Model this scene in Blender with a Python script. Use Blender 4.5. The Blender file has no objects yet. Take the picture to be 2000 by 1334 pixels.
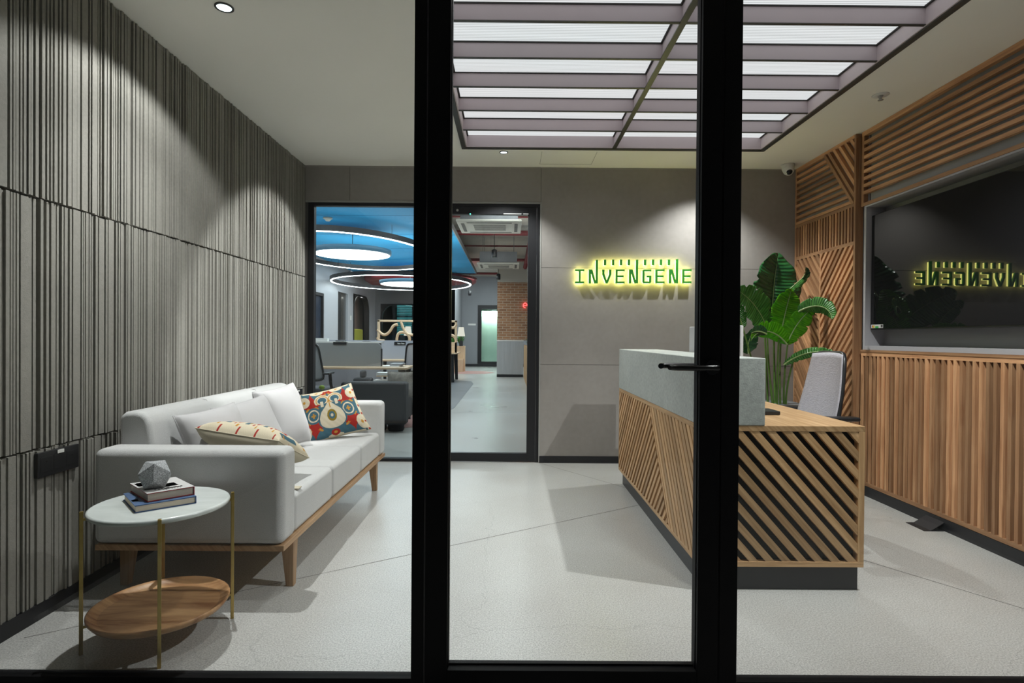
import bpy, math, random
from mathutils import Vector, Matrix
import numpy as np
random.seed(7)
PI = math.pi
V = Vector
sc = bpy.context.scene
col = sc.collection

# ------------------------------------------------------------------ camera, world, exposure, room lights, added fill lamps
def make_camera():
    cd = bpy.data.cameras.new('camera'); co = bpy.data.objects.new('camera', cd); col.objects.link(co)
    cd.sensor_width = 36.0; cd.lens = 1100.0 / 2000.0 * 36.0; cd.clip_start = 0.05; cd.clip_end = 100
    yaw, pitch, roll = 0.00325, -0.00721, 0.00751
    fwd = V((math.sin(yaw) * math.cos(pitch), math.cos(yaw) * math.cos(pitch), math.sin(pitch)))
    r0 = V((math.cos(yaw), -math.sin(yaw), 0)); u0 = r0.cross(fwd)
    c, s = math.cos(roll), math.sin(roll)
    r = c * r0 + s * u0; u = -s * r0 + c * u0
    m = Matrix((r, u, -fwd)).transposed().to_4x4(); m.translation = V((0, 0, 1.157))
    co.matrix_world = m
    sc.camera = co
make_camera()
w = bpy.data.worlds.new('world'); sc.world = w; w.use_nodes = True
w.node_tree.nodes['Background'].inputs[0].default_value = (0.55, 0.6, 0.65, 1)
w.node_tree.nodes['Background'].inputs[1].default_value = 0.03
sc.view_settings.view_transform = 'Standard'; sc.view_settings.look = 'None'
sc.view_settings.gamma = 1.0; sc.view_settings.use_curve_mapping = False
sc.view_settings.exposure = 0.62
sc.cycles.use_denoising = True
sc.cycles.max_bounces = 10; sc.cycles.diffuse_bounces = 4; sc.cycles.glossy_bounces = 4
sc.cycles.transparent_max_bounces = 16
sc.cycles.caustics_reflective = False; sc.cycles.caustics_refractive = False
sc.cycles.sample_clamp_indirect = 4.0

def spot(loc, target, power, angle=100, blend=0.6, size=0.02, color=(1, 0.97, 0.9)):
    l = bpy.data.lights.new('spot', 'SPOT'); l.energy = power; l.spot_size = math.radians(angle); l.spot_blend = blend
    l.shadow_soft_size = size; l.color = color
    o = bpy.data.objects.new('spot', l); col.objects.link(o); o.location = loc
    o.rotation_euler = (V(target) - V(loc)).to_track_quat('-Z', 'Y').to_euler()
    return o
def area(loc, target, power, sx, sy, color=(1, 1, 1)):
    l = bpy.data.lights.new('area', 'AREA'); l.energy = power; l.shape = 'RECTANGLE'; l.size = sx; l.size_y = sy; l.color = color
    o = bpy.data.objects.new('area', l); col.objects.link(o); o.location = loc
    o.rotation_euler = (V(target) - V(loc)).to_track_quat('-Z', 'Y').to_euler()
    return o
CH = 2.727            # ceiling height
WARM = (1.0, 0.985, 0.985)
# recessed spots of the lobby: left row, middle with an added wall beam, right row
spot((-1.38, 2.71, CH - 0.03), (-1.38, 2.68, 0), 30, 134, 0.25, color=WARM)
spot((-1.38, 2.71, CH - 0.03), (-1.30, 2.68, 0), 80, 100, 0.9, color=WARM)
spot((-0.066, 4.783, CH - 0.03), (-0.10, 4.70, 0), 60, 110, 0.5, color=WARM)
spot((-0.066, 4.783, CH - 0.03), (-1.895, 4.45, 1.20), 190, 56, 0.25, color=WARM)  # extra beam added for the wall scallop, whose own fixture is unknown
spot((1.755, 4.80, CH - 0.03), (1.70, 4.80, 0), 75, 116, 0.8, color=WARM)
spot((1.755, 2.26, CH - 0.03), (1.65, 2.45, 0), 122, 125, 0.5, color=WARM)
spot((-0.066, 2.20, CH - 0.03), (-0.066, 2.3, 0), 18, 125, 0.5, color=WARM)
# corridor lamp on the camera's side of the glazing
spot((1.30, 1.50, 2.70), (1.35, 2.65, 0.75), 60, 66, 0.9, 0.12, (1, 0.98, 0.97))
# open plan office behind the glass: unseen area lamps added to fill it
area((-2.2, 6.2, 2.90), (-2.2, 7.2, 0.6), 22, 2.5, 0.6, (0.95, 0.98, 1))  # added to light the fronts of the near chairs and sofa
area((-2.4, 8.0, 2.90), (-2.4, 8.0, 0), 45, 3.0, 3.0, (0.95, 0.98, 1))
area((-2.4, 15.0, 2.90), (-2.4, 15.0, 0), 150, 3.2, 4.0, (0.95, 0.98, 1))
area((0.0, 9.0, 3.1), (0.0, 9.0, 0), 38, 0.8, 4.0, (0.95, 0.98, 1))
area((-0.6, 19.0, 3.2), (-0.6, 19.5, 0), 110, 2.0, 2.5, (0.95, 0.98, 1))
area((-2.6, 11.5, 1.9), (-2.6, 11.5, 4), 45, 2.0, 7.0, (0.85, 0.95, 1))  # unseen upward lamp added to brighten the blue raft
area((0.3, 10.5, 2.3), (0.2, 10.5, 4), 45, 0.8, 8.0, (1, 0.96, 0.9))  # unseen upward lamp added to lift the slab and air conditioners
area((-4.9, 17.4, 2.38), (-5.05, 17.4, 0), 14, 0.2, 1.5, (1, 0.95, 0.9))  # unseen lamp added inside the arched opening to light its curtain
# ------------------------------------------------------------------ helpers: node materials
def newmat(name):
    m = bpy.data.materials.new(name); m.use_nodes = True
    nt = m.node_tree; return m, nt, nt.nodes['Principled BSDF']
def nd(nt, t, **kw):
    n = nt.nodes.new(t)
    for k, v in kw.items():
        if k in n.inputs: n.inputs[k].default_value = v
        else: setattr(n, k, v)
    return n
def ln(nt, a, b): nt.links.new(a, b)
def mixrgb(nt, fac, a, b, mode='MIX'):
    n = nt.nodes.new('ShaderNodeMix'); n.data_type = 'RGBA'; n.blend_type = mode
    for i, x in ((0, fac), (6, a), (7, b)):
        if hasattr(x, 'links'): ln(nt, x, n.inputs[i])
        else: n.inputs[i].default_value = x if i == 0 else (*x[:3], 1)
    return n.outputs[2]
def M(name, c, rough=0.5, metal=0.0, var=0.0, vs=4.0, bump=0.0, bs=60.0, spec=0.5, coat=0.0, sheen=0.0, var2=0.0, vs2=60.0, stretch=(1, 1, 1)):
    m, nt, b = newmat(name)
    b.inputs['Base Color'].default_value = (*c, 1); b.inputs['Roughness'].default_value = rough
    b.inputs['Metallic'].default_value = metal; b.inputs['Specular IOR Level'].default_value = spec
    b.inputs['Coat Weight'].default_value = coat; b.inputs['Sheen Weight'].default_value = sheen
    tc = nd(nt, 'ShaderNodeTexCoord'); mp = nd(nt, 'ShaderNodeMapping'); mp.inputs['Scale'].default_value = stretch
    ln(nt, tc.outputs['Object'], mp.inputs[0]); out = None
    if var or var2:
        n = nd(nt, 'ShaderNodeTexNoise', Scale=vs, Detail=5.0, Roughness=0.6); ln(nt, mp.outputs[0], n.inputs[0])
        r = nd(nt, 'ShaderNodeMapRange'); r.inputs['From Min'].default_value = 0.3; r.inputs['From Max'].default_value = 0.7
        ln(nt, n.outputs[0], r.inputs[0])
        out = mixrgb(nt, r.outputs[0], [x * (1 - var) for x in c], [min(1, x * (1 + var)) for x in c])
        if var2:
            n2 = nd(nt, 'ShaderNodeTexNoise', Scale=vs2, Detail=3.0); ln(nt, mp.outputs[0], n2.inputs[0])
            r2 = nd(nt, 'ShaderNodeMapRange'); r2.inputs['From Min'].default_value = 0.35; r2.inputs['From Max'].default_value = 0.65
            r2.inputs['To Min'].default_value = 1 - var2; r2.inputs['To Max'].default_value = 1 + var2
            ln(nt, n2.outputs[0], r2.inputs[0])
            out = mixrgb(nt, 1.0, out, (1, 1, 1), 'MULTIPLY'); nn = out.node; ln(nt, r2.outputs[0], nn.inputs[7])
        ln(nt, out, b.inputs['Base Color'])
    if bump:
        n = nd(nt, 'ShaderNodeTexNoise', Scale=bs, Detail=3.0); ln(nt, mp.outputs[0], n.inputs[0])
        bp = nd(nt, 'ShaderNodeBump', Strength=bump, Distance=0.002); ln(nt, n.outputs[0], bp.inputs['Height']); ln(nt, bp.outputs[0], b.inputs['Normal'])
    return m
def emit(name, c, s):
    m, nt, b = newmat(name); nt.nodes.remove(b)
    e = nd(nt, 'ShaderNodeEmission', Strength=s); e.inputs[0].default_value = (*c, 1)
    ln(nt, e.outputs[0], nt.nodes['Material Output'].inputs[0]); return m
def woodmat(name, dark, light, rough=0.45, grain=1.0, tintamt=0.35):
    """wood: UV runs along the board; the face attribute tint tells one board from the next"""
    m, nt, b = newmat(name); b.inputs['Roughness'].default_value = rough; b.inputs['Specular IOR Level'].default_value = 0.35
    uv = nd(nt, 'ShaderNodeUVMap'); mp = nd(nt, 'ShaderNodeMapping'); mp.inputs['Scale'].default_value = (2.2, 45 * grain, 1)
    ln(nt, uv.outputs[0], mp.inputs[0])
    n = nd(nt, 'ShaderNodeTexNoise', Scale=1.0, Detail=6.0, Roughness=0.62, Distortion=0.6); ln(nt, mp.outputs[0], n.inputs[0])
    r = nd(nt, 'ShaderNodeMapRange'); r.inputs['From Min'].default_value = 0.32; r.inputs['From Max'].default_value = 0.68; ln(nt, n.outputs[0], r.inputs[0])
    c = mixrgb(nt, r.outputs[0], dark, light)
    at = nd(nt, 'ShaderNodeAttribute', attribute_name='tint')
    r2 = nd(nt, 'ShaderNodeMapRange'); r2.inputs['To Min'].default_value = 1 - tintamt; r2.inputs['To Max'].default_value = 1 + tintamt * 0.6
    ln(nt, at.outputs['Fac'], r2.inputs[0])
    c2 = mixrgb(nt, 1.0, c, (1, 1, 1), 'MULTIPLY'); ln(nt, r2.outputs[0], c2.node.inputs[7])
    ln(nt, c2, b.inputs['Base Color'])
    bp = nd(nt, 'ShaderNodeBump', Strength=0.15, Distance=0.001); ln(nt, n.outputs[0], bp.inputs['Height']); ln(nt, bp.outputs[0], b.inputs['Normal'])
    return m
def glassmat(name, tint=(0.96, 0.985, 0.975), amt=1.0):
    m, nt, b = newmat(name); nt.nodes.remove(b)
    t = nd(nt, 'ShaderNodeBsdfTransparent'); t.inputs[0].default_value = (*tint, 1)
    g = nd(nt, 'ShaderNodeBsdfGlossy', Roughness=0.0); f = nd(nt, 'ShaderNodeLayerWeight', Blend=0.5)
    pw_ = nd(nt, 'ShaderNodeMath', operation='POWER'); pw_.inputs[1].default_value = 5.0; ln(nt, f.outputs['Facing'], pw_.inputs[0])
    mu = nd(nt, 'ShaderNodeMath', operation='MULTIPLY_ADD'); mu.inputs[1].default_value = 0.92; mu.inputs[2].default_value = 0.035 * amt; ln(nt, pw_.outputs[0], mu.inputs[0])
    mx = nd(nt, 'ShaderNodeMixShader'); ln(nt, mu.outputs[0], mx.inputs[0]); ln(nt, t.outputs[0], mx.inputs[1]); ln(nt, g.outputs[0], mx.inputs[2])
    ln(nt, mx.outputs[0], nt.nodes['Material Output'].inputs[0]); return m
def attrmat(name, rough=0.8, bump=0.2, bs=500):
    m, nt, b = newmat(name); b.inputs['Roughness'].default_value = rough; b.inputs['Specular IOR Level'].default_value = 0.2
    at = nd(nt, 'ShaderNodeAttribute', attribute_name='pattern'); ln(nt, at.outputs['Color'], b.inputs['Base Color'])
    n = nd(nt, 'ShaderNodeTexNoise', Scale=bs); tc = nd(nt, 'ShaderNodeTexCoord'); ln(nt, tc.outputs['Object'], n.inputs[0])
    bp = nd(nt, 'ShaderNodeBump', Strength=bump, Distance=0.001); ln(nt, n.outputs[0], bp.inputs['Height']); ln(nt, bp.outputs[0], b.inputs['Normal'])
    return m

# ------------------------------------------------------------------ helpers: meshes
class MB:
    def __init__(s): s.v = []; s.f = []; s.uv = []; s.t = []; s.sm = []
    def face(s, idx, uv=None, t=0.5, smooth=False):
        s.f.append(tuple(idx)); s.uv.append(uv if uv else [(s.v[i][0] + s.v[i][1], s.v[i][2]) for i in idx]); s.t.append(t); s.sm.append(smooth)
    def box(s, x0, x1, y0, y1, z0, z1, t=None):
        d = [x1 - x0, y1 - y0, z1 - z0]; ax = max(range(3), key=lambda i: abs(d[i]))
        if t is None: t = random.random()
        o = [random.random() * 9 for _ in range(2)]; b = len(s.v)
        s.v += [V((x, y, z)) for z in (z0, z1) for y in (y0, y1) for x in (x0, x1)]
        for q in ((0, 2, 3, 1), (4, 5, 7, 6), (0, 1, 5, 4), (1, 3, 7, 5), (3, 2, 6, 7), (2, 0, 4, 6)):
            uv = []
            for i in q:
                p = s.v[b + i]; oth = [p[k] for k in range(3) if k != ax]
                uv.append((p[ax] + o[0], oth[0] + oth[1] + o[1]))
            s.face([b + i for i in q], uv, t)
        return s
    def prism(s, poly, O, ux, uy, un, depth, along=(1, 0), t=None):
        """poly in the (ux, uy) plane at O, pushed out by depth along un; along = grain direction in the plane"""
        if t is None: t = random.random()
        O, ux, uy, un = V(O), V(ux), V(uy), V(un); n = len(poly); b = len(s.v)
        if ux.cross(uy).dot(un) < 0: poly = poly[::-1]
        a = V(along).normalized(); ac = V((-a[1], a[0])); o = random.random() * 9
        for k in (0, depth):
            for p in poly: s.v.append(O + ux * p[0] + uy * p[1] + un * k)
        u2 = [(V(p).dot(a) + o, V(p).dot(ac) + o) for p in poly]
        s.face([b + n + i for i in range(n)], list(u2), t); s.face([b + i for i in reversed(range(n))], list(reversed(u2)), t)
        for i in range(n):
            j = (i + 1) % n
            s.face([b + i, b + j, b + n + j, b + n + i], [u2[i], u2[j], (u2[j][0], u2[j][1] + depth), (u2[i][0], u2[i][1] + depth)], t)
        return s
    def tube(s, pts, r, n=10, cap=True, sx=1.0, closed=False):
        pts = [V(p) for p in pts]; m = len(pts); b = len(s.v); rs = r if isinstance(r, (list, tuple)) else [r] * m
        prev = None
        for i, p in enumerate(pts):
            if closed: d = pts[(i + 1) % m] - pts[i - 1]
            else: d = pts[min(i + 1, m - 1)] - pts[max(i - 1, 0)]
            d.normalize()
            if prev is None: a = V((0, 0, 1)) if abs(d.z) < 0.9 else V((1, 0, 0)); a = (a - d * a.dot(d)).normalized()
            else: a = (prev - d * prev.dot(d)).normalized()
            prev = a; c = d.cross(a)
            for k in range(n):
                th = 2 * PI * k / n; s.v.append(p + a * math.cos(th) * rs[i] + c * math.sin(th) * rs[i] * sx)
        for i in range(m if closed else m - 1):
            for k in range(n):
                k2 = (k + 1) % n; i2 = (i + 1) % m
                s.face([b + i * n + k, b + i2 * n + k, b + i2 * n + k2, b + i * n + k2][::-1], [(i * .1, k / n), (i * .1 + .1, k / n), (i * .1 + .1, k / n + .1), (i * .1, k / n + .1)], smooth=True)
        if cap and not closed:
            s.face([b + k for k in range(n)]); s.face([b + (m - 1) * n + k for k in reversed(range(n))])
        return s
    def lathe(s, prof, O, n=48, sx=1.0, sy=1.0, smooth=True, ax=None):
        """prof = [(r, h)...] bottom to top around ax (default z) at O"""
        O = V(O); b = len(s.v)
        az = V(ax).normalized() if ax else V((0, 0, 1))
        e1 = V((1, 0, 0)) if abs(az.x) < 0.9 else V((0, 1, 0)); e1 = (e1 - az * e1.dot(az)).normalized(); e2 = az.cross(e1)
        for r, h in prof:
            for k in range(n):
                th = 2 * PI * k / n; s.v.append(O + e1 * r * sx * math.cos(th) + e2 * r * sy * math.sin(th) + az * h)
        for i in range(len(prof) - 1):
            for k in range(n):
                k2 = (k + 1) % n; q = [b + i * n + k, b + i * n + k2, b + (i + 1) * n + k2, b + (i + 1) * n + k]
                s.face(q, [(s.v[j][0] - O.x, s.v[j][1] - O.y) for j in q], smooth=smooth)
        for i, rev in ((0, True), (len(prof) - 1, False)):
            if prof[i][0] > 1e-5:
                q = [b + i * n + k for k in range(n)]; q = q[::-1] if rev else q
                s.face(q, [(s.v[j][0] - O.x, s.v[j][1] - O.y) for j in q])
        return s
    def build(s, name, mat, parent=None, bevel=0, seg=2, subsurf=0, loc=None, weld=False):
        me = bpy.data.meshes.new(name)
        base = V(loc) if loc is not None else V((0, 0, 0))
        me.from_pydata([tuple(V(p) - base) for p in s.v], [], s.f); 
        ul = me.uv_layers.new(name='UVMap'); k = 0; flat = [c for f in s.uv for uvp in f for c in uvp]
        ul.data.foreach_set('uv', flat)
        a = me.attributes.new('tint', 'FLOAT', 'FACE'); a.data.foreach_set('value', s.t)
        me.polygons.foreach_set('use_smooth', s.sm); me.update()
        me.materials.append(mat)
        o = bpy.data.objects.new(name, me); col.objects.link(o); o.location = base
        if parent: o.parent = parent; o.location = base - PB.get(parent.name, V((0, 0, 0)))
        PB[o.name] = base
        if bevel:
            md = o.modifiers.new('bevel', 'BEVEL'); md.width = bevel; md.segments = seg; md.limit_method = 'ANGLE'; md.angle_limit = math.radians(40)
            if seg > 2:
                me.polygons.foreach_set('use_smooth', [True] * len(s.f)); md.harden_normals = True
        if subsurf:
            md = o.modifiers.new('sub', 'SUBSURF'); md.levels = subsurf; md.render_levels = subsurf
        return o
PB = {}
def thing(name, loc, label, cat, group=None):
    o = bpy.data.objects.new(name, None); col.objects.link(o); o.location = loc; o.empty_display_size = 0.1
    PB[o.name] = V(loc); o['label'] = label; o['category'] = cat
    if group: o['group'] = group
    return o
def tag(o, label, cat, group=None):
    o['label'] = label; o['category'] = cat
    if group: o['group'] = group
    return o
def struct(o, label=None, cat=None):
    o['kind'] = 'structure'
    if label: o['label'] = label
    if cat: o['category'] = cat
    return o
def sroot(name, loc, label=None, cat=None):
    o = bpy.data.objects.new(name, None); col.objects.link(o); o.location = loc; PB[o.name] = V(loc); o['kind'] = 'structure'
    if label: o['label'] = label; o['category'] = cat
    return o
def copytree(o, parent=None):
    c = o.copy(); col.objects.link(c); PB[c.name] = PB.get(o.name, V((0, 0, 0))).copy()
    if parent: c.parent = parent
    for ch in list(o.children): copytree(ch, c)
    return c
def clip(poly, a, b, c):
    """keep the part of a convex polygon with a*x+b*y >= c"""
    out = []
    for i in range(len(poly)):
        p, q = poly[i], poly[(i + 1) % len(poly)]; dp = a * p[0] + b * p[1] - c; dq = a * q[0] + b * q[1] - c
        if dp >= 0: out.append(p)
        if dp * dq < 0: k = dp / (dp - dq); out.append((p[0] + (q[0] - p[0]) * k, p[1] + (q[1] - p[1]) * k))
    return out
def strips(region, d, period, width, phase=0.0):
    """bands of a given width and period along direction d, clipped to a convex region"""
    d = V(d).normalized(); n = V((-d[1], d[0])); vals = [V(p).dot(n) for p in region]; res = []
    k0 = math.floor((min(vals) - phase) / period) - 1
    while phase + k0 * period < max(vals):
        c0 = phase + k0 * period; p = clip(region, n[0], n[1], c0)
        if len(p) > 2: p = clip(p, -n[0], -n[1], -(c0 + width))
        if len(p) > 2:
            ar = 0.5 * abs(sum(p[i][0] * p[(i + 1) % len(p)][1] - p[(i + 1) % len(p)][0] * p[i][1] for i in range(len(p))))
            if ar > 2e-5: res.append(p)
        k0 += 1
    return res

# ------------------------------------------------------------------ materials
m_ceil = M('painted_ceiling', (0.92, 0.90, 0.83), 0.9, var=0.02, vs=1.5)
m_rib = M('ribbed_concrete', (0.272, 0.26, 0.232), 0.85, var=0.10, vs=3.0, bump=0.5, bs=220, var2=0.05, vs2=70)
m_back = M('grey_plaster', (0.30, 0.278, 0.258), 0.6, var=0.10, vs=1.6, bump=0.12, bs=90, var2=0.03, vs2=25)
m_conc = M('cast_concrete', (0.37, 0.39, 0.37), 0.65, var=0.13, vs=3.0, bump=0.4, bs=150, var2=0.10, vs2=60)
m_niche = M('grey_niche_paint', (0.27, 0.27, 0.275), 0.6)
m_black = M('black_aluminium', (0.006, 0.006, 0.007), 0.55, spec=0.12)
m_blackdoor = M('charcoal_aluminium', (0.016, 0.016, 0.018), 0.45, spec=0.3)
m_base = M('black_skirting', (0.012, 0.012, 0.015), 0.4, var=0.2, vs=30)
m_trim = M('grey_trim', (0.33, 0.33, 0.31), 0.5)
m_oak = woodmat('oak', (0.40, 0.225, 0.10), (0.68, 0.44, 0.235), tintamt=0.28)
m_teak = woodmat('teak_slats', (0.40, 0.185, 0.085), (0.70, 0.40, 0.21), tintamt=0.45)
m_table = woodmat('acacia', (0.20, 0.07, 0.02), (0.74, 0.44, 0.21), 0.4, grain=0.28)
m_legw = woodmat('walnut', (0.28, 0.16, 0.08), (0.46, 0.30, 0.17), 0.5)
m_dark = M('dark_backing', (0.010, 0.009, 0.009), 0.6)
m_brass = M('brass', (0.42, 0.30, 0.10), 0.32, 0.9, var=0.1, vs=30)
m_sofa = M('sofa_fabric', (0.53, 0.53, 0.525), 0.95, var=0.03, vs=8, bump=0.9, bs=380, sheen=0.25, spec=0.15, var2=0.06, vs2=300)
m_pillow = M('pillow_cotton', (0.53, 0.52, 0.525), 0.95, bump=0.35, bs=420, sheen=0.2, spec=0.1)
m_beige = M('beige_linen', (0.52, 0.47, 0.36), 0.95, bump=0.3, bs=400, spec=0.1)
m_marble = M('marble', (0.66, 0.70, 0.68), 0.22, var=0.10, vs=5, coat=0.2, stretch=(1, 3, 1))
m_paper = M('book_pages', (0.60, 0.52, 0.42), 0.9, var=0.12, vs=2.0, stretch=(4, 4, 420))
m_white = M('white_plastic', (0.72, 0.72, 0.70), 0.4)
m_screen = M('screen_glass', (0.008, 0.008, 0.009), 0.01, spec=0.28)
m_plastic = M('black_plastic', (0.014, 0.014, 0.016), 0.35)
m_mesh = M('mesh_fabric', (0.47, 0.45, 0.49), 0.9, bump=0.8, bs=60, stretch=(1, 0.4, 5), spec=0.1, var2=0.12, vs2=60)
m_glass = glassmat('clear_glass')
m_glass2 = glassmat('office_glass', (0.90, 0.93, 0.93), 1.0)
m_green = M('sign_green', (0.035, 0.30, 0.035), 0.4)
m_glow = emit('sign_glow', (1.0, 0.92, 0.24), 11.0)
m_baffle = M('anodised_baffle', (0.60, 0.515, 0.54), 0.5, 0.0, var=0.04, vs=2)
m_gridf = M('grid_frame', (0.06, 0.058, 0.05), 0.35, 0.6)

# floor: polished terrazzo-like concrete
def floormat():
    m, nt, b = newmat('polished_concrete')
    tc = nd(nt, 'ShaderNodeTexCoord'); P = tc.outputs['Object']
    n1 = nd(nt, 'ShaderNodeTexNoise', Scale=0.9, Detail=6.0, Roughness=0.6); ln(nt, P, n1.inputs[0])
    r1 = nd(nt, 'ShaderNodeMapRange'); r1.inputs['From Min'].default_value = 0.35; r1.inputs['From Max'].default_value = 0.65; ln(nt, n1.outputs[0], r1.inputs[0])
    c = mixrgb(nt, r1.outputs[0], (0.415, 0.405, 0.385), (0.475, 0.475, 0.46))
    n2 = nd(nt, 'ShaderNodeTexNoise', Scale=170.0, Detail=2.0, Roughness=0.7); ln(nt, P, n2.inputs[0])
    r2 = nd(nt, 'ShaderNodeMapRange'); r2.inputs['From Min'].default_value = 0.35; r2.inputs['From Max'].default_value = 0.65
    r2.inputs['To Min'].default_value = 0.70; r2.inputs['To Max'].default_value = 1.30; ln(nt, n2.outputs[0], r2.inputs[0])
    c = mixrgb(nt, 1.0, c, (1, 1, 1), 'MULTIPLY'); ln(nt, r2.outputs[0], c.node.inputs[7])
    # dark aggregate specks
    vo = nd(nt, 'ShaderNodeTexVoronoi', Scale=95.0); ln(nt, P, vo.inputs[0])
    r3 = nd(nt, 'ShaderNodeMapRange'); r3.inputs['From Min'].default_value = 0.08; r3.inputs['From Max'].default_value = 0.16
    r3.inputs['To Min'].default_value = 0.72; ln(nt, vo.outputs['Distance'], r3.inputs[0])
    c = mixrgb(nt, 1.0, c, (1, 1, 1), 'MULTIPLY'); ln(nt, r3.outputs[0], c.node.inputs[7])
    # hairline cracks
    vc = nd(nt, 'ShaderNodeTexVoronoi', Scale=0.75, feature='DISTANCE_TO_EDGE')
    nw = nd(nt, 'ShaderNodeTexNoise', Scale=4.0, Detail=5.0); ln(nt, P, nw.inputs[0])
    va = nd(nt, 'ShaderNodeVectorMath', operation='MULTIPLY_ADD'); va.inputs[1].default_value = (0.25, 0.25, 0.25); ln(nt, nw.outputs['Color'], va.inputs[0]); ln(nt, P, va.inputs[2])
    ln(nt, va.outputs[0], vc.inputs[0])
    r4 = nd(nt, 'ShaderNodeMapRange'); r4.inputs['From Max'].default_value = 0.0022; r4.inputs['To Min'].default_value = 0.80; ln(nt, vc.outputs['Distance'], r4.inputs[0])
    c = mixrgb(nt, 1.0, c, (1, 1, 1), 'MULTIPLY'); ln(nt, r4.outputs[0], c.node.inputs[7])
    ln(nt, c, b.inputs['Base Color'])
    b.inputs['Roughness'].default_value = 0.30; b.inputs['Specular IOR Level'].default_value = 0.4
    rr = nd(nt, 'ShaderNodeMapRange'); rr.inputs['To Min'].default_value = 0.22; rr.inputs['To Max'].default_value = 0.38; ln(nt, n1.outputs[0], rr.inputs[0]); ln(nt, rr.outputs[0], b.inputs['Roughness'])
    return m
m_floor = floormat()
def brickmat():
    m, nt, b = newmat('brick'); b.inputs['Roughness'].default_value = 0.9
    tc = nd(nt, 'ShaderNodeTexCoord'); sp = nd(nt, 'ShaderNodeSeparateXYZ'); cb = nd(nt, 'ShaderNodeCombineXYZ')
    ln(nt, tc.outputs['Object'], sp.inputs[0]); ln(nt, sp.outputs['X'], cb.inputs['X']); ln(nt, sp.outputs['Z'], cb.inputs['Y'])
    br = nd(nt, 'ShaderNodeTexBrick', Scale=1.0); ln(nt, cb.outputs[0], br.inputs[0])
    br.inputs['Color1'].default_value = (0.36, 0.18, 0.09, 1); br.inputs['Color2'].default_value = (0.24, 0.11, 0.055, 1); br.inputs['Mortar'].default_value = (0.42, 0.33, 0.25, 1)
    br.inputs['Mortar Size'].default_value = 0.008; br.inputs['Brick Width'].default_value = 0.225; br.inputs['Row Height'].default_value = 0.074
    ln(nt, br.outputs[0], b.inputs['Base Color']); return m
m_brick = brickmat()

# ------------------------------------------------------------------ lobby shell
XL, XR, YB, YG = -1.895, 2.65, 5.20, 1.87
fl = MB().box(-6, 6, -1.5, 24, -0.1, 0).build('floor', m_floor); struct(fl)
def floorline(p, q, wd=0.004):
    p, q = V((*p, 0)), V((*q, 0)); d = (q - p).normalized(); n = V((-d.y, d.x, 0)) * wd / 2
    mb = MB(); mb.v += [p - n, q - n, q + n, p + n]; mb.v = [V((a.x, a.y, 0.0006)) for a in mb.v]; mb.face([0, 1, 2, 3])
    o = mb.build('saw_cut', M_line, fl); return o
M_line = M('saw_cut_dark', (0.11, 0.10, 0.09), 0.8)  # dark tone of the saw-cut floor joints
floorline((-1.84, 2.14), (0.90, 3.897)); floorline((0.15, 5.36), (0.90, 4.35)); floorline((1.64, 3.27), (2.62, 1.86))
# ceiling with the opening for the luminous grid
BX0, BX1, BY0, BY1 = -0.375, 2.055, 2.06, 4.64
cb = MB()
cb.box(-6, BX0, -1.5, YB + 0.12, CH, CH + 0.12); cb.box(BX1, 6, -1.5, YB + 0.12, CH, CH + 0.12)
cb.box(BX0, BX1, -1.5, BY0, CH, CH + 0.12); cb.box(BX0, BX1, BY1, YB + 0.12, CH, CH + 0.12)
struct(cb.build('ceiling', m_ceil))
ap = MB()
for x in (0.255, 0.72): ap.box(x, x + 0.003, 4.76, 5.10, CH - 0.0015, CH)
ap.box(0.258, 0.72, 5.10, 5.103, CH - 0.0015, CH)
struct(ap.build('trim_1', M('seam_line', (0.33, 0.32, 0.28), 0.9)))

# left wall: three tiers of ribbed panels
def ribs(y0, y1, z0, z1, seed):
    """upright ribs of random width; raised ones alternate with recessed grooves"""
    rnd = random.Random(seed); mb = MB(); y = y0; up = True
    while y < y1:
        if up: wd = rnd.choice((0.006, 0.008, 0.009, 0.011, 0.013, 0.016)); d = rnd.choice((0.0, 0.0, 0.003, 0.005, 0.008))
        else: wd = rnd.choice((0.004, 0.005, 0.006, 0.008, 0.010)); d = rnd.choice((0.010, 0.014, 0.018, 0.026))
        if up and rnd.random() < 0.03: wd = 0.034; d = 0.003
        if rnd.random() < 0.86: up = not up
        ye = min(y + wd, y1); mb.box(XL - 0.045, XL - d, y, ye, z0 + rnd.uniform(0, 0.003), z1 - rnd.uniform(0.0, 0.006)); y = ye
    return mb
wl = sroot('wall_left', (XL, 3.4, 0))
MB().box(XL - 0.14, XL - 0.04, -1.5, YB + 0.12, 0, CH).build('backing', M('mortar', (0.16, 0.155, 0.14), 0.9), wl)
for k, (z0, z1) in enumerate(((0.066, 0.690), (0.694, 1.700), (1.705, CH))):
    ribs(1.60, YB, z0, z1, 20 + k).build('ribbed_panel', m_rib, wl)
bs = MB().box(XL - 0.03, XL + 0.001, 1.5, YB, 0, 0.066).build('baseboard_left', m_base); struct(bs)

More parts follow.
